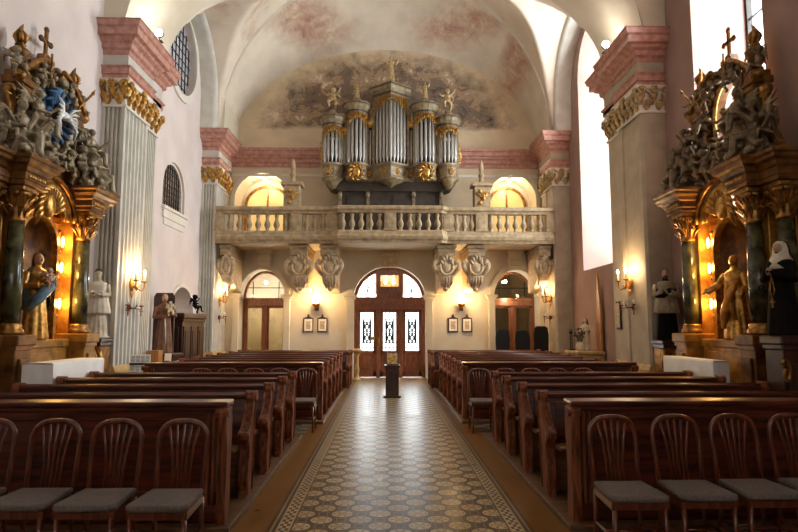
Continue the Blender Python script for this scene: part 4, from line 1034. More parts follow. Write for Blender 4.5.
    for sg in (-1, 1):
        for k in range(16): b.ell((sg*r.uniform(.5, 1.25), .50 + r.uniform(-.1, .2), 3.82 + r.uniform(0, .18)), (r.uniform(.07, .12), .08, .07), u=8, v=6)
        for k in range(6):
            u0, z0 = sg*r.uniform(.6, 1.2), 3.9 + r.uniform(0, .5)
            b.tube([(u0, .45, z0), (u0 + sg*.12, .55, z0 - .12), (u0 + sg*.2, .5, z0 + .02), (u0 + sg*.3, .45, z0 - .1)], [.02, .05, .05, .015], 8, flat=.5)
    me = remeshed(b, 'cloud', fm, .016, 1); obj('cloud', me, root)
    b = nb()
    for k in range(32):
        a = 2*PI*k/32 + .05; L_ = (.85 if k % 2 else 1.12) * (1 if abs(math.cos(a)) > .5 else .7)
        b.tube([(.46*math.cos(a), .27, ZO + .62*math.sin(a)), (L_*math.cos(a), .33, ZO + L_*math.sin(a))], [.018, .007] if k % 2 else [.03, .012], 5, flat=.5)
    put(b, 'sunburst_rays', 'gold')
    if left:
        b = nb(); b.prism(circ(0, ZO, .36, .52, 32), 'y', .09, .12); put(b, 'blue_panel', 'blue_paint')
        b = nb()
        for k in range(14):
            a = 2*PI*k/14; b.tube([(.16*math.cos(a), .36, ZO + .2*math.sin(a)), (.34*math.cos(a), .44, ZO + .38*math.sin(a)), (.40*math.cos(a + .2), .40, ZO + .45*math.sin(a + .2))], [.05, .065, .015], 6, flat=.5)
        put(b, 'blue_drapery', 'blue_paint')
        b = nb(); b.ell((.02, .50, ZO), (.08, .06, .07))
        for sg in (-1, 1):
            for k in range(6): b.tube([(sg*.05, .52, ZO), (sg*(.17 + .02*k), .56, ZO + .14 - .06*k), (sg*(.32 - .03*k), .58, ZO + .20 - .11*k)], [.022, .03, .006], 6, flat=.6)
        b.ell((.02, .57, ZO - .06), (.035, .045, .035)); put(b, 'white_dove', 'linen')
    else:
        fig('putto', puts['R'][1], .04, .26, ZO - .30, .3, .9)
        b = nb(); b.ell((.02, .22, ZO - .40), (.18, .10, .06)); put(b, 'cloud_seat', fm)
    A, P = angs['L' if left else 'R'], puts['L' if left else 'R']
    for u, v, z, rz, q, k in ((1.02, .50, 3.83, .35, 1.0, 0), (.74, .56, 4.18, -.15, .8, 1), (-1.02, .50, 3.83, -.45, 1.0, 1), (-.76, .56, 4.2, .25, .85, 0)):
        fig('angel_figure', A[k], u, v, z, rz, q)
    for u, v, z, rz, q, k in ((.50, .55, 3.98, -.2, 1.0, 0), (-.52, .55, 4.0, .3, 1.0, 1), (.22, .52, 3.92, .1, .8, 1), (-.24, .52, 3.9, -.1, .8, 0), (.56, .36, 4.66, .4, .9, 0), (-.56, .36, 4.7, -.4, .9, 1), (.40, .38, 5.10, .2, .75, 1), (-.40, .38, 5.08, -.3, .75, 0), (.90, .30, 5.08, .5, .75, 1), (-.90, .30, 5.08, -.5, .75, 0), (1.22, .44, 4.05, .5, .8, 1), (-1.24, .44, 4.05, -.5, .8, 0), (1.0, .34, 4.55, .3, .75, 0)):
        fig('putto', P[k], u, v, z, rz, q)
    b = nb(); b.tube([(.34, .46, 4.95), (.74, .54, 5.42)], [.015, .02], 6); b.tube([(.74, .54, 5.42), (.80, .55, 5.52)], [.03, .005], 6); put(b, 'gilded_spear', 'old_gold')
    b = nb(); b.tube([(-.26, .42, 5.1), (-.34, .46, 5.6)], [.017, .017], 6); put(b, 'gilded_staff', 'old_gold')
    # the upper stage sits slightly towards the entrance
    for ch in root.children:
        if min((ch.matrix_basis @ Vector(c)).z for c in ch.bound_box) > 3.70: ch.location.y += .20 if left else .10
    # column of warm lamps that light the niche from behind the far columns
    for z in (2.92, 2.52, 1.96):
        b = nb(); b.tube([(.68, .33, z - .08), (.68, .33, z - .04), (.68, .33, z + .04), (.68, .33, z + .08)], [.01, .022, .022, .01], 8); put(b, 'niche_lamp', 'lamp_gold')
        lamp_light('niche_light', (-s*.42, .60, z), 5.0, (1, .58, .18), root, .05)
    return root
ALT_L = altar(-1, 8.72, True); ALT_R = altar(1, 8.60, False)

# ---- altar tables under white linen
for s, y0, y1, side in ((-1, 7.68, 9.04, 'confessional-side'), (1, 8.05, 9.5, 'window-side')):
    x0, x1 = sorted((s*4.27, s*(4.66 if s < 0 else 4.49))); cy = (y0 + y1)/2; hl = (y1 - y0)/2; H = 1.15
    e = empty('altar_table', ((x0 + x1)/2, cy, 0), 0, 'stone block of the %s altar table beneath white linen' % side, 'table')
    m = MB(); m.box(x0 + .03, x1 - .03, cy - hl + .04, cy + hl - .04, 0, H - .02, .01); o = m.build('table_block', 'ochre_marble', e); o.location = -e.location
    def cloth(u, v):
        yy = cy - hl + 2*hl*u; hem = .35
        pr = [(0, hem), (0, H - .03), (.02, H), (x1 - x0 - .02, H), (x1 - x0, H - .03), (x1 - x0, hem)]
        k = v*5; i = min(4, int(k)); f = k - i
        ox = pr[i][0]*(1 - f) + pr[i+1][0]*f; z = pr[i][1]*(1 - f) + pr[i+1][1]*f
        w = (H - z)/.6 * .014*math.sin(u*31)
        return (x0 + ox + (w if v > .5 else -w), yy, z)
    m = MB(); m.grid(cloth, 60, 20)
    for y, sg in ((y0, -1), (y1, 1)): m.grid(lambda u, v: (x0 + (x1 - x0)*u, y + sg*.012*math.sin(u*17)*v, H - .015 - .62*v), 20, 6)
    o = m.build('altar_cloth', 'linen'); tag(o, 'white linen cloth over the %s altar table' % side, 'tablecloth')

# ================================================================== STATUES
def console(loc, rz, label, m='gold'):
    e = empty('statue_console', loc, rz, label, 'bracket')
    b = MB(); b.box(-.22, .22, -.28, .20, .0, .07, .015); b.box(-.19, .19, -.24, .20, -.07, .0, .01); b.build('top_slab', 'dark_wood', e)
    b = MB(); b.prism([(.20, -.07), (-.22, -.07), (-.22, -.2), (-.14, -.42), (-.04, -.62), (.20, -.75)], 'x', -.17, .17, .02); b.build('body', 'old_gold', e)
    g = MB()
    g.tube([(0 + .15*t*math.cos(t*7)*.9, -.26 + .03*t, -.34 + .20*t*math.sin(t*7)) for t in [i/26 + .1 for i in range(27)]], [.03 + .012*(i/26) for i in range(27)], 8)
    for s in (-1, 1): g.tube([(s*.16, -.2, -.1), (s*.18, -.2, -.3), (s*.14, -.12, -.55), (s*.06, -.02, -.72)], [.04, .045, .04, .025], 8)
    g.build('scroll', m, e); return e
console((-5.27, 10.86, 1.335), 0, 'dark-topped gilded scroll console under the white saint'); console((5.03, 10.94, 1.29), 0, 'dark-topped gilded scroll console under the surpliced saint')
# pale saint, left pier
e = empty('saint_statue', (-5.27, 10.84, 1.415), .35, 'cream painted saint in cassock and surplice before the fluted pilaster', 'statue'); e.scale = (.90, .90, .91)
me = robe_figure('body', 'statue_white', 1.34, seed=3, folds=11, amp=.06); obj('body', me, e)
b = MB(); b.lathe([(.24, .46), (.245, .5), (.2, .74), (.175, .86), (.18, 1.0), (.15, 1.07), (.10, 1.09)], seg=40, fold=lambda t, z: (1 + .07*max(0, 1 - (z - .4)/.6)*math.sin(13*t)) * (1 - .25*math.sin(t)**2)); b.build('surplice', 'veil_white', e)
b = MB(); b.lathe([(.066, 1.27), (.072, 1.3), (.06, 1.335), (.03, 1.35), (.0, 1.352)], (0, .005, 0), 16); b.build('hair', 'hair_paint', e)
b = MB(); b.lathe([(.03, 0), (.25, 0), (.25, .03), (.2, .04)], (0, 0, -.01), 20); b.build('base', 'statue_white', e)
# surpliced saint, right pier
e = empty('saint_statue', (5.03, 10.92, 1.37), -.35, 'brownish saint in dark cassock and long surplice by the smooth pier', 'statue'); e.scale = (.90, .90, .92)
me = robe_figure('body', 'black_paint', 1.42, seed=6, folds=10, amp=.05, arms=[((.12, 0, .77), (.15, -.04, .62), (.04, -.13, .68)), ((-.12, 0, .77), (-.15, -.04, .62), (-.03, -.14, .62))]); obj('body', me, e)
b = MB(); b.lathe([(.23, .52), (.235, .56), (.2, .82), (.185, .95), (.185, 1.08), (.15, 1.14), (.09, 1.165)], seg=40, fold=lambda t, z: (1 + .08*max(0, 1 - (z - .5)/.6)*math.sin(12*t)) * (1 - .25*math.sin(t)**2))
for q in (-1, 1): b.tube([(q*.17, 0, 1.08), (q*.215, -.06, .88), (q*.06, -.2, .94)], [.065, .075, .06], 10)
b.build('surplice', 'statue_alb', e)
b = MB(); b.ell((0, -.024, 1.31), (.068, .080, .096)); b.ell((0, -.105, 1.30), (.014, .02, .022), u=8, v=6); b.build('face', 'skin_paint', e)
b = MB(); b.ell((0, .016, 1.345), (.076, .076, .078)); b.ell((0, -.07, 1.245), (.045, .035, .045)); b.build('hair_and_beard', 'hair_paint', e)
# altar statue, left: blue and gold Madonna-like robe
def base_rot(s): return PI/2 if s < 0 else -PI/2
e = empty('altar_statue', (-XL + .40, 8.66, 1.425), base_rot(-1) - .5, 'painted figure in gold robe and blue mantle holding a child in the niche', 'statue'); e.scale = (.82,)*3
me = robe_figure('body', 'gold', 1.50, seed=8, folds=8, amp=.1, arms=[((.12, 0, .77), (.16, -.05, .62), (.04, -.15, .66)), ((-.12, 0, .77), (-.16, -.03, .60), (-.06, -.15, .62))]); obj('body', me, e)
b = MB(); b.lathe([(.20, .5), (.23, .66), (.22, .9), (.205, 1.08), (.17, 1.18), (.10, 1.26)], (0, .01, 0), 32, arc=(-.6, PI + .6), fold=lambda t, z: 1 + .06*math.sin(9*t + 4*z)); b.tube([(.2, -.08, 1.1), (.1, -.2, .9), (-.1, -.22, .7), (-.22, -.1, .5)], [.06, .09, .10, .04], 10); b.build('mantle', 'blue_robe', e)
b = MB(); b.ell((0, -.022, 1.386), (.072, .085, .102)); b.ell((0, -.108, 1.38), (.014, .022, .022), u=8, v=6); b.build('face', 'skin_paint', e)
b = MB(); b.ell((0, .02, 1.42), (.078, .078, .09)); b.tube([(0, .06, 1.4), (.03, .09, 1.22), (-.02, .1, 1.08)], [.07, .08, .03], 8); b.build('hair', 'hair_paint', e)
o = obj('held_child', putto('held_child', 'skin_paint', 0, .32), e, (.08, -.22, .92))
# altar statue, right: golden standing figure with lowered arms
e = empty('altar_statue', (XR - .40, 8.5, 1.425), base_rot(1) + .35, 'gilded standing figure with one arm stretched down in the lit niche', 'statue'); e.scale = (.78,)*3
me = robe_figure('body', 'gold', 1.56, seed=12, folds=9, amp=.1, arms=[((.12, 0, .77), (.18, -.04, .62), (.20, -.14, .54)), ((-.12, 0, .77), (-.20, -.05, .64), (-.27, -.16, .56))]); obj('body', me, e)
b = MB(); b.lathe([(.13, 1.18), (.1, 1.27), (.088, 1.38), (.09, 1.47), (.06, 1.54), (.0, 1.56)], (0, .02, 0), 20, arc=(-.3, PI + .3)); b.build('veil', 'statue_white', e)
b = MB(); b.tube([(.13, -.05, 1.1), (.05, -.19, .85), (-.08, -.2, .5), (-.16, -.16, .2)], [.05, .07, .08, .04], 10); b.tube([(-.13, -.05, 1.1), (-.02, -.18, .75), (.12, -.18, .35)], [.045, .06, .04], 10); b.build('mantle', 'niche_gold', e)
# nun on her pedestal, foreground right
e = empty('statue_pedestal', (4.40, 6.74, 0), 0, 'dark stepped wooden pedestal under the nun statue', 'pedestal')
b = MB(); b.box(-.14, .14, -.16, .16, .0, 1.36, .015); b.box(-.18, .18, -.20, .20, 1.40, 1.50, .02); b.box(-.16, .16, -.18, .18, 1.34, 1.42, .02); b.box(-.17, .17, -.19, .19, 0, .2, .02); b.box(-.10, .10, -.175, -.15, .4, 1.2, .01); b.build('block', 'dark_wood', e)
b = MB(); b.tube([(-.13 + .05*t*math.cos(t*8), -.18, 1.1 + .14*t*math.sin(t*8)) for t in [i/20 + .1 for i in range(21)]], .022, 6); b.build('gilded_scroll', 'old_gold', e)
e = empty('nun_statue', (4.40, 6.74, 1.505), -1.15, 'nun statue in black habit with white veil, hands joined, on dark pedestal', 'statue'); e.scale = (.92,)*3
me = robe_figure('habit', 'black_paint', 1.16, seed=4, folds=8, amp=.05, wide=1.15, arms=[((.12, 0, .77), (.16, -.06, .60), (.03, -.19, .66)), ((-.12, 0, .77), (-.16, -.06, .60), (-.03, -.19, .66))]); obj('habit', me, e)
b = MB(); b.ell((0, -.03, 1.075), (.055, .06, .075)); b.ell((0, -.09, 1.07), (.011, .018, .018), u=8, v=6)
b.build('face', 'skin_paint', e)
for q in (-1, 1): MB().ell((q*.014, -.23, .78), (.016, .04, .05), u=8, v=6).build('hand', 'skin_paint', e)
b = MB(); b.lathe([(.15, .82), (.125, .94), (.092, 1.0), (.085, 1.08), (.07, 1.14), (.03, 1.172), (0, 1.175)], (0, .015, 0), 28, fold=lambda t, z: .66 if (math.sin(t) < -.72 and 1.02 < z < 1.13) else 1.0); b.build('veil', 'veil_white', e)
b = MB(); b.lathe([(.158, .66), (.150, .80), (.12, .93), (.098, 1.0), (.094, 1.08), (.075, 1.15), (0, 1.19)], (0, .03, 0), 24, arc=(.15, PI - .15)); b.build('outer_veil', 'black_paint', e)
b = MB(); b.tube([(0, -.2, .74), (.03, -.19, .55), (0, -.2, .45), (-.03, -.19, .55), (0, -.2, .74)], .008, 6); b.box(-.01, .01, -.21, -.19, .34, .45); b.box(-.03, .03, -.21, -.19, .40, .415); b.build('rosary', 'old_gold', e)
# monk in brown habit with a child, left bay, on a wooden stand
e = empty('statue_stand', (-5.08, 13.62, 0), 0, 'dark wooden statue stand with tall back panel beside the confessional', 'stand')
b = MB(); b.box(-.30, .30, -.28, .28, 0, .96, .02); b.box(-.34, .34, -.32, .32, .94, 1.02, .02); b.build('base', 'dark_wood', e)
b = MB(); b.box(-.36, .12, .26, .32, 1.0, 2.28, .015); b.prism([(-.36, 2.28), (.12, 2.28), (.06, 2.38), (-.3, 2.38)], 'y', .26, .32); b.build('back_panel', 'dark_wood', e)
e = empty('monk_statue', (-5.06, 13.54, 1.025), .45, 'painted monk in brown habit carrying a small child, beside the confessional', 'statue')
me = robe_figure('habit', 'brown_robe', 1.32, seed=15, folds=9, amp=.07, arms=[((.12, 0, .77), (.17, -.05, .62), (.06, -.17, .68)), ((-.12, 0, .77), (-.16, -.05, .60), (-.02, -.16, .60))]); obj('habit', me, e)
b = MB(); b.ell((0, -.02, 1.221), (.064, .076, .09)); b.ell((0, -.096, 1.215), (.012, .02, .02), u=8, v=6); b.build('face', 'skin_paint', e)
b = MB(); b.lathe([(.064, 1.22), (.07, 1.25), (.066, 1.28), (.045, 1.30), (.03, 1.30)], (0, 0, 0), 18); b.ell((0, .02, 1.25), (.07, .065, .055)); b.build('hair', 'hair_paint', e)
obj('held_child', putto('held_child', 'statue_white', 0, .28), e, (.10, -.22, .86))
b = MB(); b.tube([(0.0, -.165, .78), (.02, -.175, .5), (.03, -.17, .2)], .012, 6); b.build('cord', 'veil_white', e)
# small Madonna on the right wall with tall carved spire behind
e = empty('small_statue', (4.98, 15.3, 1.005), -.9, 'small veiled statue on a stone shelf under the tall window', 'statue')
me = robe_figure('body', 'statue_white', .82, seed=21, folds=8, amp=.07, vox=1/80); obj('body', me, e)
b = MB(); b.lathe([(.11, .45), (.10, .6), (.062, .7), (.06, .76), (.035, .81), (0, .82)], (0, .015, 0), 20, arc=(-.4, PI + .4)); b.build('mantle', 'hair_paint', e)
e = empty('stone_shelf', (4.93, 15.3, 0), 0, 'pale stone shelf block with small statue under the tall window', 'shelf')
b = MB(); b.box(-.3, .33, -.55, .5, 0, .92, .02); b.box(-.34, .33, -.6, .55, .92, 1.0, .015); b.build('block', 'plinth_stone', e)
b = MB(); b.prism([(-.16, 0), (.16, 0), (.15, 1.0), (.05, 1.5), (0, 1.95), (-.05, 1.5), (-.15, 1.0)], 'x', -.03, .03, .01); o = b.build('carved_spire', 'oak'); o.location = (5.22, 14.95, 1.005)
tag(o, 'tall pointed wooden spire panel behind the small veiled statue', 'panel')
for k, (x, y, t) in enumerate(((4.72, 15.75, 'thin candlestick nearest the smooth corner pier'), (4.70, 15.55, 'thin candlestick on the shelf edge in front of the wooden spire'))):
    b = MB(); b.lathe([(.07, 0), (.075, .02), (.02, .05), (.012, .1), (.012, .42), (.03, .45), (.035, .48), (0, .48)], (0, 0, 0), 12); b.lathe([(.012, .48), (.012, .54)], seg=8)
    o = b.build('candlestick', 'iron'); o.location = (x, y, 1.002); tag(o, t, 'candlestick', 'candlesticks on the stone shelf')
for k, (y, h, t) in enumerate(((14.98, .42, 'tall'), (15.2, .3, 'short'))):
    b = MB(); b.lathe([(.05, 0), (.08, .08), (.06, .18), (.03, .2), (.04, .22)], seg=14); rr = random.Random(k)
    v = b.build('vase', 'veil_white', None); v.location = (4.76, y, 1.005); tag(v, '%s pale flower vase by the small veiled statue' % t, 'vase')
    g = MB()
    for q in range(14): g.tube([(0, 0, .2), (rr.uniform(-.1, .1), rr.uniform(-.1, .1), .2 + h*rr.uniform(.4, .9))], [.006, .004], 4); g.ell((rr.uniform(-.09, .09), rr.uniform(-.09, .09), .22 + h*rr.uniform(.3, .8)), (.03, .03, .025), u=6, v=5)
    g.build('flowers', 'altar_marble', v)
# ================================================================== PEWS
END = [(.10, 0), (.12, .2), (.13, .4), (.16, .6), (.21, .78), (.245, .85), (.24, .905), (.19, .935), (.14, .92), (.115, .87), (.12, .83), (.07, .74), (.01, .66), (-.04, .62), (-.10, .60), (-.15, .575), (-.16, .53), (-.12, .50), (-.08, .47), (-.06, .42), (-.08, .34), (-.12, .24), (-.13, .15), (-.10, .06), (-.13, 0)]
def make_pew(x0, x1):
    L_ = x1 - x0; e = empty('pew', (0, 0, 0), 0, 'pew', 'pew')
    b = MB(); b.prism([(.10, .40), (.135, .40), (.22, .88), (.19, .88)], 'x', x0 + .05, x1 - .05)
    n = 5
    for i in range(n): # raised fields facing the seat side
        a = x0 + .12 + (L_ - .24)*i/n; c = a + (L_ - .24)/n - .06
        b.prism([(.10, .50), (.12, .48), (.18, .82), (.16, .82)], 'x', a, c, .004)
    b.build('backrest', 'pew_wood', e)
    b = MB(); b.box(x0 + .05, x1 - .05, .14, .28, .865, .905, .012); b.tube([(x0 + .05, .19, .89), (x1 - .05, .19, .89)], .028, 8); b.build('top_rail', 'pew_wood', e)
    b = MB(); b.prism([(.18, .72), (.38, .68), (.38, .705), (.18, .745)], 'x', x0 + .06, x1 - .06, .004); b.build('book_ledge', 'pew_wood', e)
    b = MB(); b.prism([(-.24, .43), (.13, .40), (.13, .435), (-.22, .465), (-.25, .455)], 'x', x0 + .05, x1 - .05, .006); b.box(x0 + .05, x1 - .05, .08, .11, .0, .41); b.build('seat', 'pew_seat_wood', e)
    b = MB(); b.prism([(.30, .17), (.50, .13), (.50, .165), (.30, .205)], 'x', x0 + .06, x1 - .06, .006)
    for x in (x0 + .1, (x0 + x1)/2, x1 - .1): b.box(x - .03, x + .03, .33, .48, 0, .16)
    b.build('kneeler', 'kneeler_pad', e)
    for x in (x0, x1):
        b = MB(); b.prism(END, 'x', x - .035, x + .035, .008)
        sx = -1 if x == x1 and x0 < 0 else 1
        for side in (-1, 1):    # raised rounded edge and scroll roundels on both faces
            b.tube([(x + side*.036, y*.94 + .0, .03 + z*.955) for y, z in END[:8]], .012, 6); b.tube([(x + side*.036, y*.9, .03 + z*.95) for y, z in END[10:]], .012, 6)
            b.lathe([(0, .0), (.035, .0), (.042, .012), (.0, .018)], (0, 0, 0), 12, mtx=Matrix.Translation((x + side*.034, .185, .875)) @ Matrix.Rotation(side*PI/2, 4, 'Y'))
            b.lathe([(0, .0), (.032, .0), (.038, .012), (.0, .018)], (0, 0, 0), 12, mtx=Matrix.Translation((x + side*.034, -.11, .55)) @ Matrix.Rotation(side*PI/2, 4, 'Y'))
        b.tube([(x - .055, .19, .885), (x + .055, .19, .885)], .052, 10); b.tube([(x - .045, -.12, .555), (x + .045, -.12, .555)], .04, 10)
        b.build('end_panel', 'pew_end_wood', e)
    return e
def make_front(x0, x1):
    """prayer desk front closing a block of pews: framed boards, rail and end posts"""
    e = empty('prayer_desk', (0, 0, 0), 0, 'prayer desk', 'prayer desk'); L_ = x1 - x0
    b = MB(); b.box(x0 + .1, x1 - .1, .03, .07, .08, .90); b.box(x0, x1, .0, .10, 0, .14, .012)
    n = 4
    for i in range(n + 1):
        x = x0 + .12 + (L_ - .24)*i/n; b.box(x - .06, x + .06, .012, .08, .12, .90, .006)
    b.box(x0, x1, .005, .08, .80, .90, .008); b.box(x0, x1, .008, .08, .12, .24, .008)
    b.build('front_panel', 'pew_wood', e)
    b = MB(); b.box(x0 - .03, x1 + .03, -.035, .20, .905, .95, .014); b.box(x0, x1, -.015, .16, .87, .907, .01); b.build('top_rail', 'pew_wood', e)
    b = MB(); b.prism([(.06, .84), (.34, .76), (.34, .79), (.06, .87)], 'x', x0 + .05, x1 - .05, .005); b.build('book_ledge', 'pew_wood', e)
    b = MB(); b.prism([(.22, .17), (.42, .13), (.42, .165), (.22, .205)], 'x', x0 + .06, x1 - .06, .006); b.box(x0 + .1, x0 + .16, .25, .4, 0, .16); b.box(x1 - .16, x1 - .1, .25, .4, 0, .16); b.build('kneeler', 'kneeler_pad', e)
    for x in (x0, x1):
        s = 1 if x == x1 else -1
        b = MB(); b.prism([(-.03, 0), (.13, 0), (.11, .1), (.09, .3), (.11, .5), (.13, .66), (.14, .80), (.12, .90), (-.03, .90), (-.055, .84), (-.04, .7), (-.02, .55), (-.03, .3), (-.05, .12)], 'x', x - .035, x + .035, .008)
        for k in (0, 1, 2): b.box(x - s*(.03 + .045*k) - .012, x - s*(.03 + .045*k) + .012, -.02, .02, .14, .86, .006)
        b.tube([(x - .06, -.02, .86), (x + .05, -.02, .86)], .035, 10)
        b.build('end_panel', 'pew_end_wood', e)
    return e
ORD = ['first', 'second', 'third', 'fourth', 'fifth', 'sixth', 'seventh', 'eighth']
ROW1 = [5.78, 6.66, 7.54, 8.38]
ROW2 = [11.05, 11.92, 12.8, 13.7, 14.6, 15.55, 16.45]
for s, side in ((-1, 'confessional-side'), (1, 'window-side')):
    a, c = sorted((s*1.42, s*4.18))
    f1 = make_front(a, c); place(f1, (0, 4.97, .05), 0, 'dark wooden prayer desk closing the front %s pew block, behind the padded chairs' % side, 'prayer desks')
    p = make_pew(a, c)
    for i, y in enumerate(ROW1):
        o = p if i == 0 else copy_tree(p)
        place(o, (0, y, .05), 0, 'scroll-ended wooden pew, %s row of the front %s block' % (ORD[i], side), 'pews of the front %s block' % side)
    a, c = sorted((s*1.22, s*4.15))
    f2 = make_front(a, c); place(f2, (0, 10.32, .05), 0, 'wooden prayer desk closing the rear %s pew block, behind a row of chairs' % side, 'prayer desks')
    p = make_pew(a, c); a2, c2 = sorted((s*1.08, s*4.10)); p2 = make_pew(a2, c2)
    for i, y in enumerate(ROW2):
        o = (p if i == 0 else copy_tree(p)) if i < 5 else (p2 if i == 5 else copy_tree(p2))
        place(o, (0, y, .05), 0, 'wooden pew, %s row of the rear %s block' % (ORD[i], side), 'pews of the rear %s block' % side)

# ================================================================== CHAIRS
def make_chair():
    e = empty('wooden_chair', (0, 0, 0), 0, 'chair', 'chair')
    # facing -Y; backrest at y = 0.2
    b = MB(); b.prism([(-.205, .19), (.205, .19), (.23, -.20), (.20, -.24), (-.20, -.24), (-.23, -.20)], 'z', .44, .485, .018); b.grid(lambda u, v: ((-.2 + .4*u)*(1.08 - .1*v), -.215 + .39*v, .484 + .018*math.sin(PI*u)*math.sin(PI*v)), 12, 12); b.build('seat_cushion', 'grey_fabric', e)
    b = MB(); b.prism([(-.20, .20), (.20, .20), (.225, -.21), (-.225, -.21)], 'z', .385, .44, .008); b.build('seat_frame', 'chair_wood', e)
    lean = lambda z: .20 + (z - .4) * .15
    pts = [(-.185, lean(.42), .42), (-.195, lean(.6), .6), (-.20, lean(.75), .75)]
    se = lambda v, p: math.copysign(abs(v)**p, v)
    pts += [(-.20*se(math.cos(PI*i/14), .72), lean(.78 + .145*se(math.sin(PI*i/14), .8)), .78 + .145*se(math.sin(PI*i/14), .8)) for i in range(1, 14)]
    pts += [(.20, lean(.75), .75), (.195, lean(.6), .6), (.185, lean(.42), .42)]
    b = MB(); b.tube(pts, .021, 8, flat=.8); b.build('back_frame', 'chair_wood', e)
    for k in range(5):
        f = (k - 2)/2; zt = .78 + .14*math.sqrt(1 - (.55*f)**2)
        b = MB(); b.tube([(f*.065, lean(.45), .45), (f*.07, lean(.62) + .008, .62), (f*.092, lean(.76), .76), (f*.125, lean(zt), zt)], [.012, .012, .011, .010], 6, flat=.7); b.build('back_slat', 'chair_wood', e)
    for sx in (-1, 1):
        b = MB(); b.tube([(sx*.195, -.19, .40), (sx*.2, -.195, .2), (sx*.2, -.2, 0)], [.022, .019, .015], 8); b.build('leg', 'chair_wood', e)
        b = MB(); b.tube([(sx*.185, lean(.42), .42), (sx*.19, .20, .2), (sx*.195, .235, 0)], [.021, .019, .015], 8); b.build('leg', 'chair_wood', e)
        b = MB(); b.tube([(sx*.2, -.195, .19), (sx*.19, .2, .19)], .011, 6); b.build('stretcher', 'chair_wood', e)
    b = MB(); b.tube([(-.19, .0, .19), (.19, .0, .19)], .011, 6); b.build('stretcher', 'chair_wood', e)
    for k in e.children:
        for v in k.data.vertices: v.co.x *= .86
    return e
CH = make_chair(); first = [True]
def chair(x, y, rz, label, group, z=0.0):
    o = CH if first[0] else copy_tree(CH); first[0] = False
    return place(o, (x, y, z), rz, label, group)
gr = 'grey-padded chairs before the front prayer desks'
for i, (x, t) in enumerate(((-1.56, 'nearest the aisle'), (-2.03, 'second from the aisle'), (-2.48, 'third from the aisle'), (-2.95, 'cut by the picture edge'))):
    chair(x, 4.16 + .02*i, .02*(i % 2), 'slat-backed chair with grey pad, confessional-side front row, ' + t, gr)
for i, (x, t) in enumerate(((1.58, 'nearest the aisle'), (2.06, 'second from the aisle'), (2.52, 'third from the aisle'), (2.98, 'cut by the picture edge'))):
    chair(x, 4.30 + .02*i, -.02*(i % 2), 'slat-backed chair with grey pad, window-side front row, ' + t, gr)
gr = 'grey-padded chairs before the rear prayer desks'
for i in range(5):
    # five chairs on each side
    t = ['nearest the aisle', 'second from the aisle', 'third from the aisle', 'fourth from the aisle', 'fifth, farthest from the aisle'][i]
    chair(-1.40 - .42*i, 9.55, 0, 'slat-backed chair at the rear confessional-side prayer desk, ' + t, gr)
    chair(1.38 + .42*i, 9.45, 0, 'slat-backed chair at the rear window-side prayer desk, ' + t, gr)
# black upholstered chairs behind the rear window-side pews
def make_black():
    e = empty('black_chair', (0, 0, 0), 0, 'c', 'chair')
    b = MB(); b.prism([(-.21, .50), (.21, .50), (.22, 1.1), (.19, 1.27), (.12, 1.31), (-.12, 1.31), (-.19, 1.27), (-.22, 1.1)], 'y', .16, .26, .025); b.build('backrest', 'black_fabric', e)
    b = MB(); b.box(-.23, .23, -.25, .22, .42, .52, .03); b.build('seat', 'black_fabric', e)
    for sx in (-1, 1):
        for y in (-.2, .2):
            b = MB(); b.tube([(sx*.19, y, .44), (sx*.2, y*1.08, 0)], .016, 8); b.build('leg', 'iron', e)
        b = MB(); b.tube([(sx*.24, .2, .7), (sx*.25, -.02, .72), (sx*.25, -.16, .66), (sx*.24, -.18, .46)], .018, 8); b.build('armrest', 'black_fabric', e)
    return e
bk = make_black()
for i, (x, y, z, rz, t) in enumerate(((3.38, 17.75, 0, .1, 'nearest the main doorway'), (3.93, 17.7, -.02, -.1, 'in the middle of the three'), (4.46, 17.62, .0, -.12, 'nearest the smooth corner pier'))):
    o = bk if i == 0 else copy_tree(bk); place(o, (x, y, 0), rz, 'tall black upholstered armchair before the side door, ' + t, 'black armchairs before the side door'); o.scale = (.98, .9, 1.24 if i == 2 else 1.18 if i == 0 else 1.15)

# ================================================================== SMALL THINGS
# notice stand in the aisle
e = empty('notice_stand', (.03, 14.0, 0), 0, 'narrow dark wooden stand with small bright picture in the middle aisle', 'stand')
b = MB(); b.box(-.15, .15, -.14, .14, .0, .70, .012); b.box(-.20, .20, -.19, .19, 0, .05, .012); b.box(-.18, .18, -.17, .17, .68, .73, .012); b.box(-.10, .10, -.155, -.13, .14, .60, .008); b.build('pedestal', 'dark_wood', e)
b = MB(); mt = Matrix.Translation((0, -.06, .73)) @ Matrix.Rotation(-.35, 4, 'X'); b.box(-.14, .14, -.015, .015, .0, .30, .006, mtx=mt); p_ = b.build('picture_frame', 'dark_wood', e)
b = MB(); b.box(-.12, .12, -.02, -.014, .02, .28, mtx=mt); b.build('picture', 'icon_tint', p_)
# lone turned post by the door
b = MB(); b.lathe([(.14, 0), (.14, .04), (.06, .08), (.05, .2), (.08, .32), (.05, .45), (.045, .7), (.09, .82), (.16, .86), (.17, .92), (.1, .95), (0, .95)], seg=16); o = b.build('holy_water_stoup', 'plinth_stone'); o.location = (-.98, 18.3, 0); tag(o, 'pale turned stone stoup in front of the main door', 'stoup')
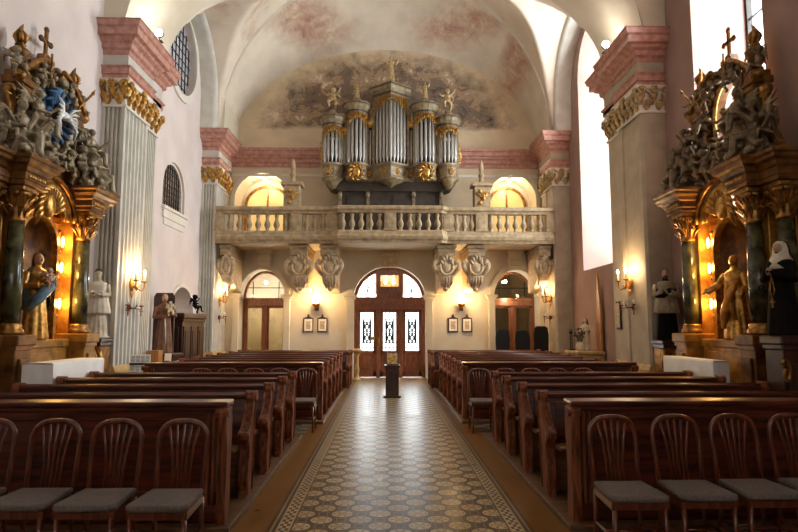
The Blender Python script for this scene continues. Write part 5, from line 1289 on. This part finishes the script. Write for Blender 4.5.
# wall lanterns
for x, t in ((-2.30, 'confessional side'), (2.26, 'window side')):
    e = empty('wall_lantern', (x, YB, 2.36), 0, 'lit glass wall lantern between two corbels, %s of the main door' % t, 'lamp', 'wall lanterns beside the main door')
    b = MB(); b.box(-.07, .07, -.03, 0, -.25, .12, .01); b.tube([(0, -.02, -.18), (0, -.12, -.22), (0, -.17, -.14)], .018, 8); b.lathe([(.02, -.16), (.09, -.10), (.12, -.05), (.12, -.02)], (0, -.17, 0), 10)
    b.build('bracket', 'old_gold', e)
    b = MB(); b.box(-.085, .085, -.255, -.085, -.02, .22, .01); b.build('shade', 'lamp_warm', e)
    b = MB()
    for sx in (-1, 1):
        for y in (-.26, -.08): b.box(sx*.09 - .008, sx*.09 + .008, y - .008, y + .008, -.03, .24)
    b.box(-.10, .10, -.27, -.07, -.035, -.018); b.build('shade_frame', 'iron', e)
    lamp_light('lantern_light', (0, -.34, .12), 36, (1, .66, .32), e, .08)
# framed pictures: pairs
for x, z, t in ((-2.55, 1.66, 'nearest the side doorway, confessional side'), (-2.11, 1.66, 'nearest the main door, confessional side'), (2.00, 1.66, 'nearest the main door, window side'), (2.44, 1.66, 'nearest the side doorway, window side')):
    e = empty('framed_picture', (x, YB, z), 0, 'small dark-framed picture below the lantern, ' + t, 'picture', 'small framed pictures on the rear wall')
    b = MB(); b.prism([(-.16, -.22), (.16, -.22), (.16, .22), (.06, .24), (0, .30), (-.06, .24), (-.16, .22)], 'y', -.045, 0, .008, holes=()); b.box(-.03, .03, -.05, 0, .24, .34, .01); b.build('frame', 'dark_wood', e)
    b = MB(); b.box(-.125, .125, -.052, -.044, -.185, .19); b.build('mount', 'white_paper', e)
    b = MB(); b.box(-.07, .07, -.055, -.05, -.12, .12); b.build('print', 'picture_tint', e)
# candle sconces on the piers
def sconce(loc, rz, label, lit=True, z2=None, power=10):
    """two-armed candle sconce; arms spread along x, facing -y"""
    e = empty('wall_sconce', loc, rz, label, 'sconce')
    b = MB(); b.ell((0, -.02, 0), (.09, .04, .13)); b.tube([(0, -.03, -.02), (0, -.12, -.10), (0, -.16, -.02)], .02, 8); b.tube([(0, -.02, -.14), (0, -.03, -.26)], [.04, .01], 8); b.build('back_plate', 'brass', e)
    for sx in (-1, 1):
        b = MB(); b.tube([(0, -.10, -.06), (sx*.10, -.16, -.12), (sx*.19, -.18, -.06), (sx*.2, -.18, .04)], .015, 8); b.lathe([(.01, .04), (.06, .06), (.065, .075), (.02, .08)], (sx*.2, -.18, 0), 12); a = b.build('arm', 'brass', e)
        b = MB(); b.lathe([(.018, .08), (.018, .20), (.012, .205), (0, .205)], (sx*.2, -.18, 0), 10); b.build('candle', 'wax', a)
        if lit:
            b = MB(); b.lathe([(.004, .205), (.022, .235), (.017, .26), (.0, .30)], (sx*.2, -.18, 0), 10); b.build('flame_bulb', 'flame', a)
            lamp_light('candle_light', (sx*.2, -.20, .28), power, (1, .68, .36), e, .03)
    return e
def cross_sconce(loc, rz, label):
    """dark cross shaped fitting with two side candles, unlit"""
    e = empty('cross_sconce', loc, rz, label, 'sconce')
    b = MB(); b.lathe([(.0, 0), (.06, 0), (.07, .015), (.0, .03)], seg=14, mtx=Matrix.Rotation(PI/2, 4, 'X')); b.tube([(0, -.02, 0), (0, -.12, -.02), (0, -.16, .05)], .012, 6); b.tube([(-.3, -.12, -.02), (.3, -.12, -.02)], .011, 6); b.build('cross_bar', 'iron', e)
    for sx in (-1, 1):
        b = MB(); b.tube([(sx*.3, -.12, -.16), (sx*.3, -.12, .02)], .010, 6); b.tube([(sx*.3 - .09, -.12, -.06), (sx*.3 + .09, -.12, -.06)], .009, 6); b.lathe([(.01, .02), (.045, .035), (.05, .05), (.0, .05)], (sx*.3, -.12, 0), 10); b.build('side_cross', 'red_cloth', e)
        b = MB(); b.lathe([(.014, .05), (.014, .13), (0, .13)], (sx*.3, -.12, 0), 8); b.build('candle', 'wax', e)
    b = MB(); b.lathe([(.016, .05), (.016, .16), (0, .16)], (0, -.16, 0), 8); b.build('candle', 'wax', e)
    return e
sconce((-5.055, 11.70, 2.42), PI/2, 'lit two-candle brass sconce on the large fluted pier'); cross_sconce((-5.06, 11.66, 1.97), PI/2, 'dark cross-shaped candle holder below the sconce of the fluted pier')
sconce((4.815, 11.95, 2.47), -PI/2, 'lit two-candle brass sconce on the large smooth pier'); cross_sconce((4.815, 11.88, 2.0), -PI/2, 'dark cross-shaped candle holder below the sconce of the smooth pier')
sconce((-5.06, 17.9, 2.44), PI/2, 'small lit sconce on the fluted corner pier by the side doorway', power=8); cross_sconce((-5.06, 17.9, 1.88), PI/2, 'unlit cross holder low on the fluted corner pier')
sconce((4.795, 17.8, 2.44), -PI/2, 'small lit sconce on the smooth corner pier by the side doorway', power=8); cross_sconce((4.795, 17.8, 1.88), -PI/2, 'unlit cross holder low on the smooth corner pier')
# floodlights standing on the cornices
for s, y, t, xx in ((-1, 11.75, 'above the fluted pier', 4.72), (1, 12.05, 'above the smooth pier', 4.50)):
    e = empty('floodlight', (s*xx, y, ZC + .03), 0, 'small bright floodlight standing on the red marble cornice ' + t, 'lamp', 'floodlights on the cornices')
    b = MB(); b.box(-.06, .06, -.06, .06, 0, .02, .004); b.tube([(0, 0, .02), (0, 0, .12)], .012, 6); b.lathe([(.03, .10), (.07, .14), (.075, .20), (.06, .20)], seg=12); b.build('housing', 'iron', e)
    b = MB(); b.ell((0, -.06, .17), (.075, .06, .075)); b.build('bulb', 'lamp_white', e)
    lamp_light('flood', (-s*.25, .05, .42), 4, (1, .92, .8), e, .06)
# gallery lamps hanging in the recess arches
for xc, t in ((-4.08, 'confessional-side'), (3.95, 'window-side')):
    e = empty('recess_lamp', (xc, YB + .35, 6.49), 0, 'small bright bulb fixed under the arch of the %s gallery window' % t, 'lamp', 'bulbs in the gallery window arches')
    b = MB(); b.lathe([(.05, 0), (.05, -.03), (.03, -.05), (0, -.05)], seg=12); b.build('socket', 'brass', e)
    b = MB(); b.ell((0, 0, -.09), .055); b.build('bulb', 'lamp_white', e); lamp_light('recess_light', (0, -.1, -.22), 12, (1, .84, .6), e, .05)
# confessional in the left bay
e = empty('confessional', (-5.36, 15.3, 0), 0, 'dark wooden confessional with panelled front under the round-arched niche', 'confessional')
b = MB(); b.box(-.13, .40, -.84, .84, 0, 1.82, .015); b.box(-.13, .46, -.90, .90, 1.80, 1.94, .03); b.box(-.13, .43, -.87, .87, 1.72, 1.80, .015); b.box(-.13, .44, -.87, .87, 0, .16, .015); b.build('carcass', 'dark_wood', e)
for k, y in enumerate((-.55, 0, .55)):
    b = MB(); b.box(.39, .43, y - .24, y + .24, .22, 1.62, .01); b.box(.42, .445, y - .17, y + .17, .9, 1.52, .01); b.box(.42, .445, y - .17, y + .17, .3, .8, .01); b.build('door_panel', 'dark_wood', e)
b = MB(); b.box(-.08, .32, -.87, -.83, .25, 1.6, .01); b.build('side_panel', 'dark_wood', e)
# dark figurine on the confessional
o = obj('figurine', putto('figurine', 'black_paint', 0, .42), None, (-5.15, 15.95, 2.03), (0, 0, PI/2)); tag(o, 'small dark seated figurine on top of the confessional', 'figurine')
# leaflet stand against the fluted pier
e = empty('leaflet_rack', (-4.52, 10.98, 0), .35, 'white two-tier leaflet rack on a wooden stand before the fluted pier', 'rack')
b = MB(); b.box(-.20, .20, -.14, .18, 0, .05, .01); b.box(-.05, .05, .02, .10, .05, .85); b.build('stand', 'dark_wood', e)
for z in (.76, .94):
    mt = Matrix.Translation((0, -.02 + (z - .76)*.35, z)) @ Matrix.Rotation(-.3, 4, 'X')
    b = MB(); b.box(-.17, .17, -.01, .02, 0, .17, .006, mtx=mt); t_ = b.build('shelf_board', 'white_paper', e)
    b = MB()
    for k in range(4):
        for q in range(5): b.box(-.155 + .08*k, -.09 + .08*k, -.013, -.0095, .035 + .024*q, .043 + .024*q, mtx=mt)
    b.build('printed_lines', 'ink', t_)
    b = MB(); b.box(-.18, .18, -.05, .0, -.02, .012, .006, mtx=mt); b.build('ledge', 'dark_wood', t_)
# book table in the left bay
e = empty('book_table', (-4.72, 12.80, 0), 0, 'wooden table with leaflets between the fluted pier and confessional', 'table')
b = MB(); b.box(-.45, .45, -.3, .45, .80, .85, .01); b.build('table_top', 'oak', e)
for sx in (-1, 1):
    for y in (-.25, .4): b = MB(); b.box(sx*.4 - .03, sx*.4 + .03, y - .03, y + .03, 0, .8, .005); b.build('leg', 'oak', e)
b = MB(); b.box(-.15, .11, -.16, .1, 0, .26, .01); b.box(-.1, .06, -.17, -.15, .05, .22, .005); o = b.build('collection_box', 'oak'); o.location = (-4.95, 12.85, .852); tag(o, 'small wooden collection box on the book table', 'box')
b = MB(); b.box(-.07, .07, -.006, .006, 0, .2, .002, mtx=Matrix.Rotation(-.2, 4, 'X')); o = b.build('card', 'white_paper'); o.location = (-4.66, 12.72, .852); tag(o, 'white card propped up on the book table', 'card')
for k in range(3):
    b = MB(); b.box(-.08, .08, -.12, .12, 0, .02 + .006*k, .004); o = b.build('leaflet_pile', 'white_paper' if k != 1 else 'icon_tint'); o.location = (-4.48, 12.78 + .2*k, .852); o.rotation_euler.z = PI/2 + .05*k
    tag(o, ['flat white leaflets at the near edge of the book table', 'flat golden leaflets in the middle of the book table', 'flat white leaflets at the far edge of the book table'][k], 'leaflets', 'leaflets on the book table')
# framed plaque on the smooth pier
e = empty('wall_plaque', (4.915, 12.85, 1.85), -PI/2, 'narrow dark-framed plaque on the smooth pier', 'plaque')
b = MB(); b.box(-.12, .12, -.04, 0, -.3, .3, .01); b.build('frame', 'iron', e); b = MB(); b.box(-.09, .09, -.045, -.035, -.26, .26); b.build('sheet', 'picture_tint', e)
# oak cabinet edge at the right border
e = empty('oak_cabinet', (4.92, 6.99, 0), 0, 'light oak cabinet side at the picture edge next to the nun', 'cabinet')
b = MB(); b.box(-.36, .28, -.045, .045, 0, 1.56, .01); b.box(-.37, .29, -.05, .05, 1.55, 1.60, .01); b.build('carcass', 'oak', e); b = MB(); b.box(-.2, .2, -.055, -.04, .2, 1.4, .01); b.build('red_curtain', 'red_cloth', e)
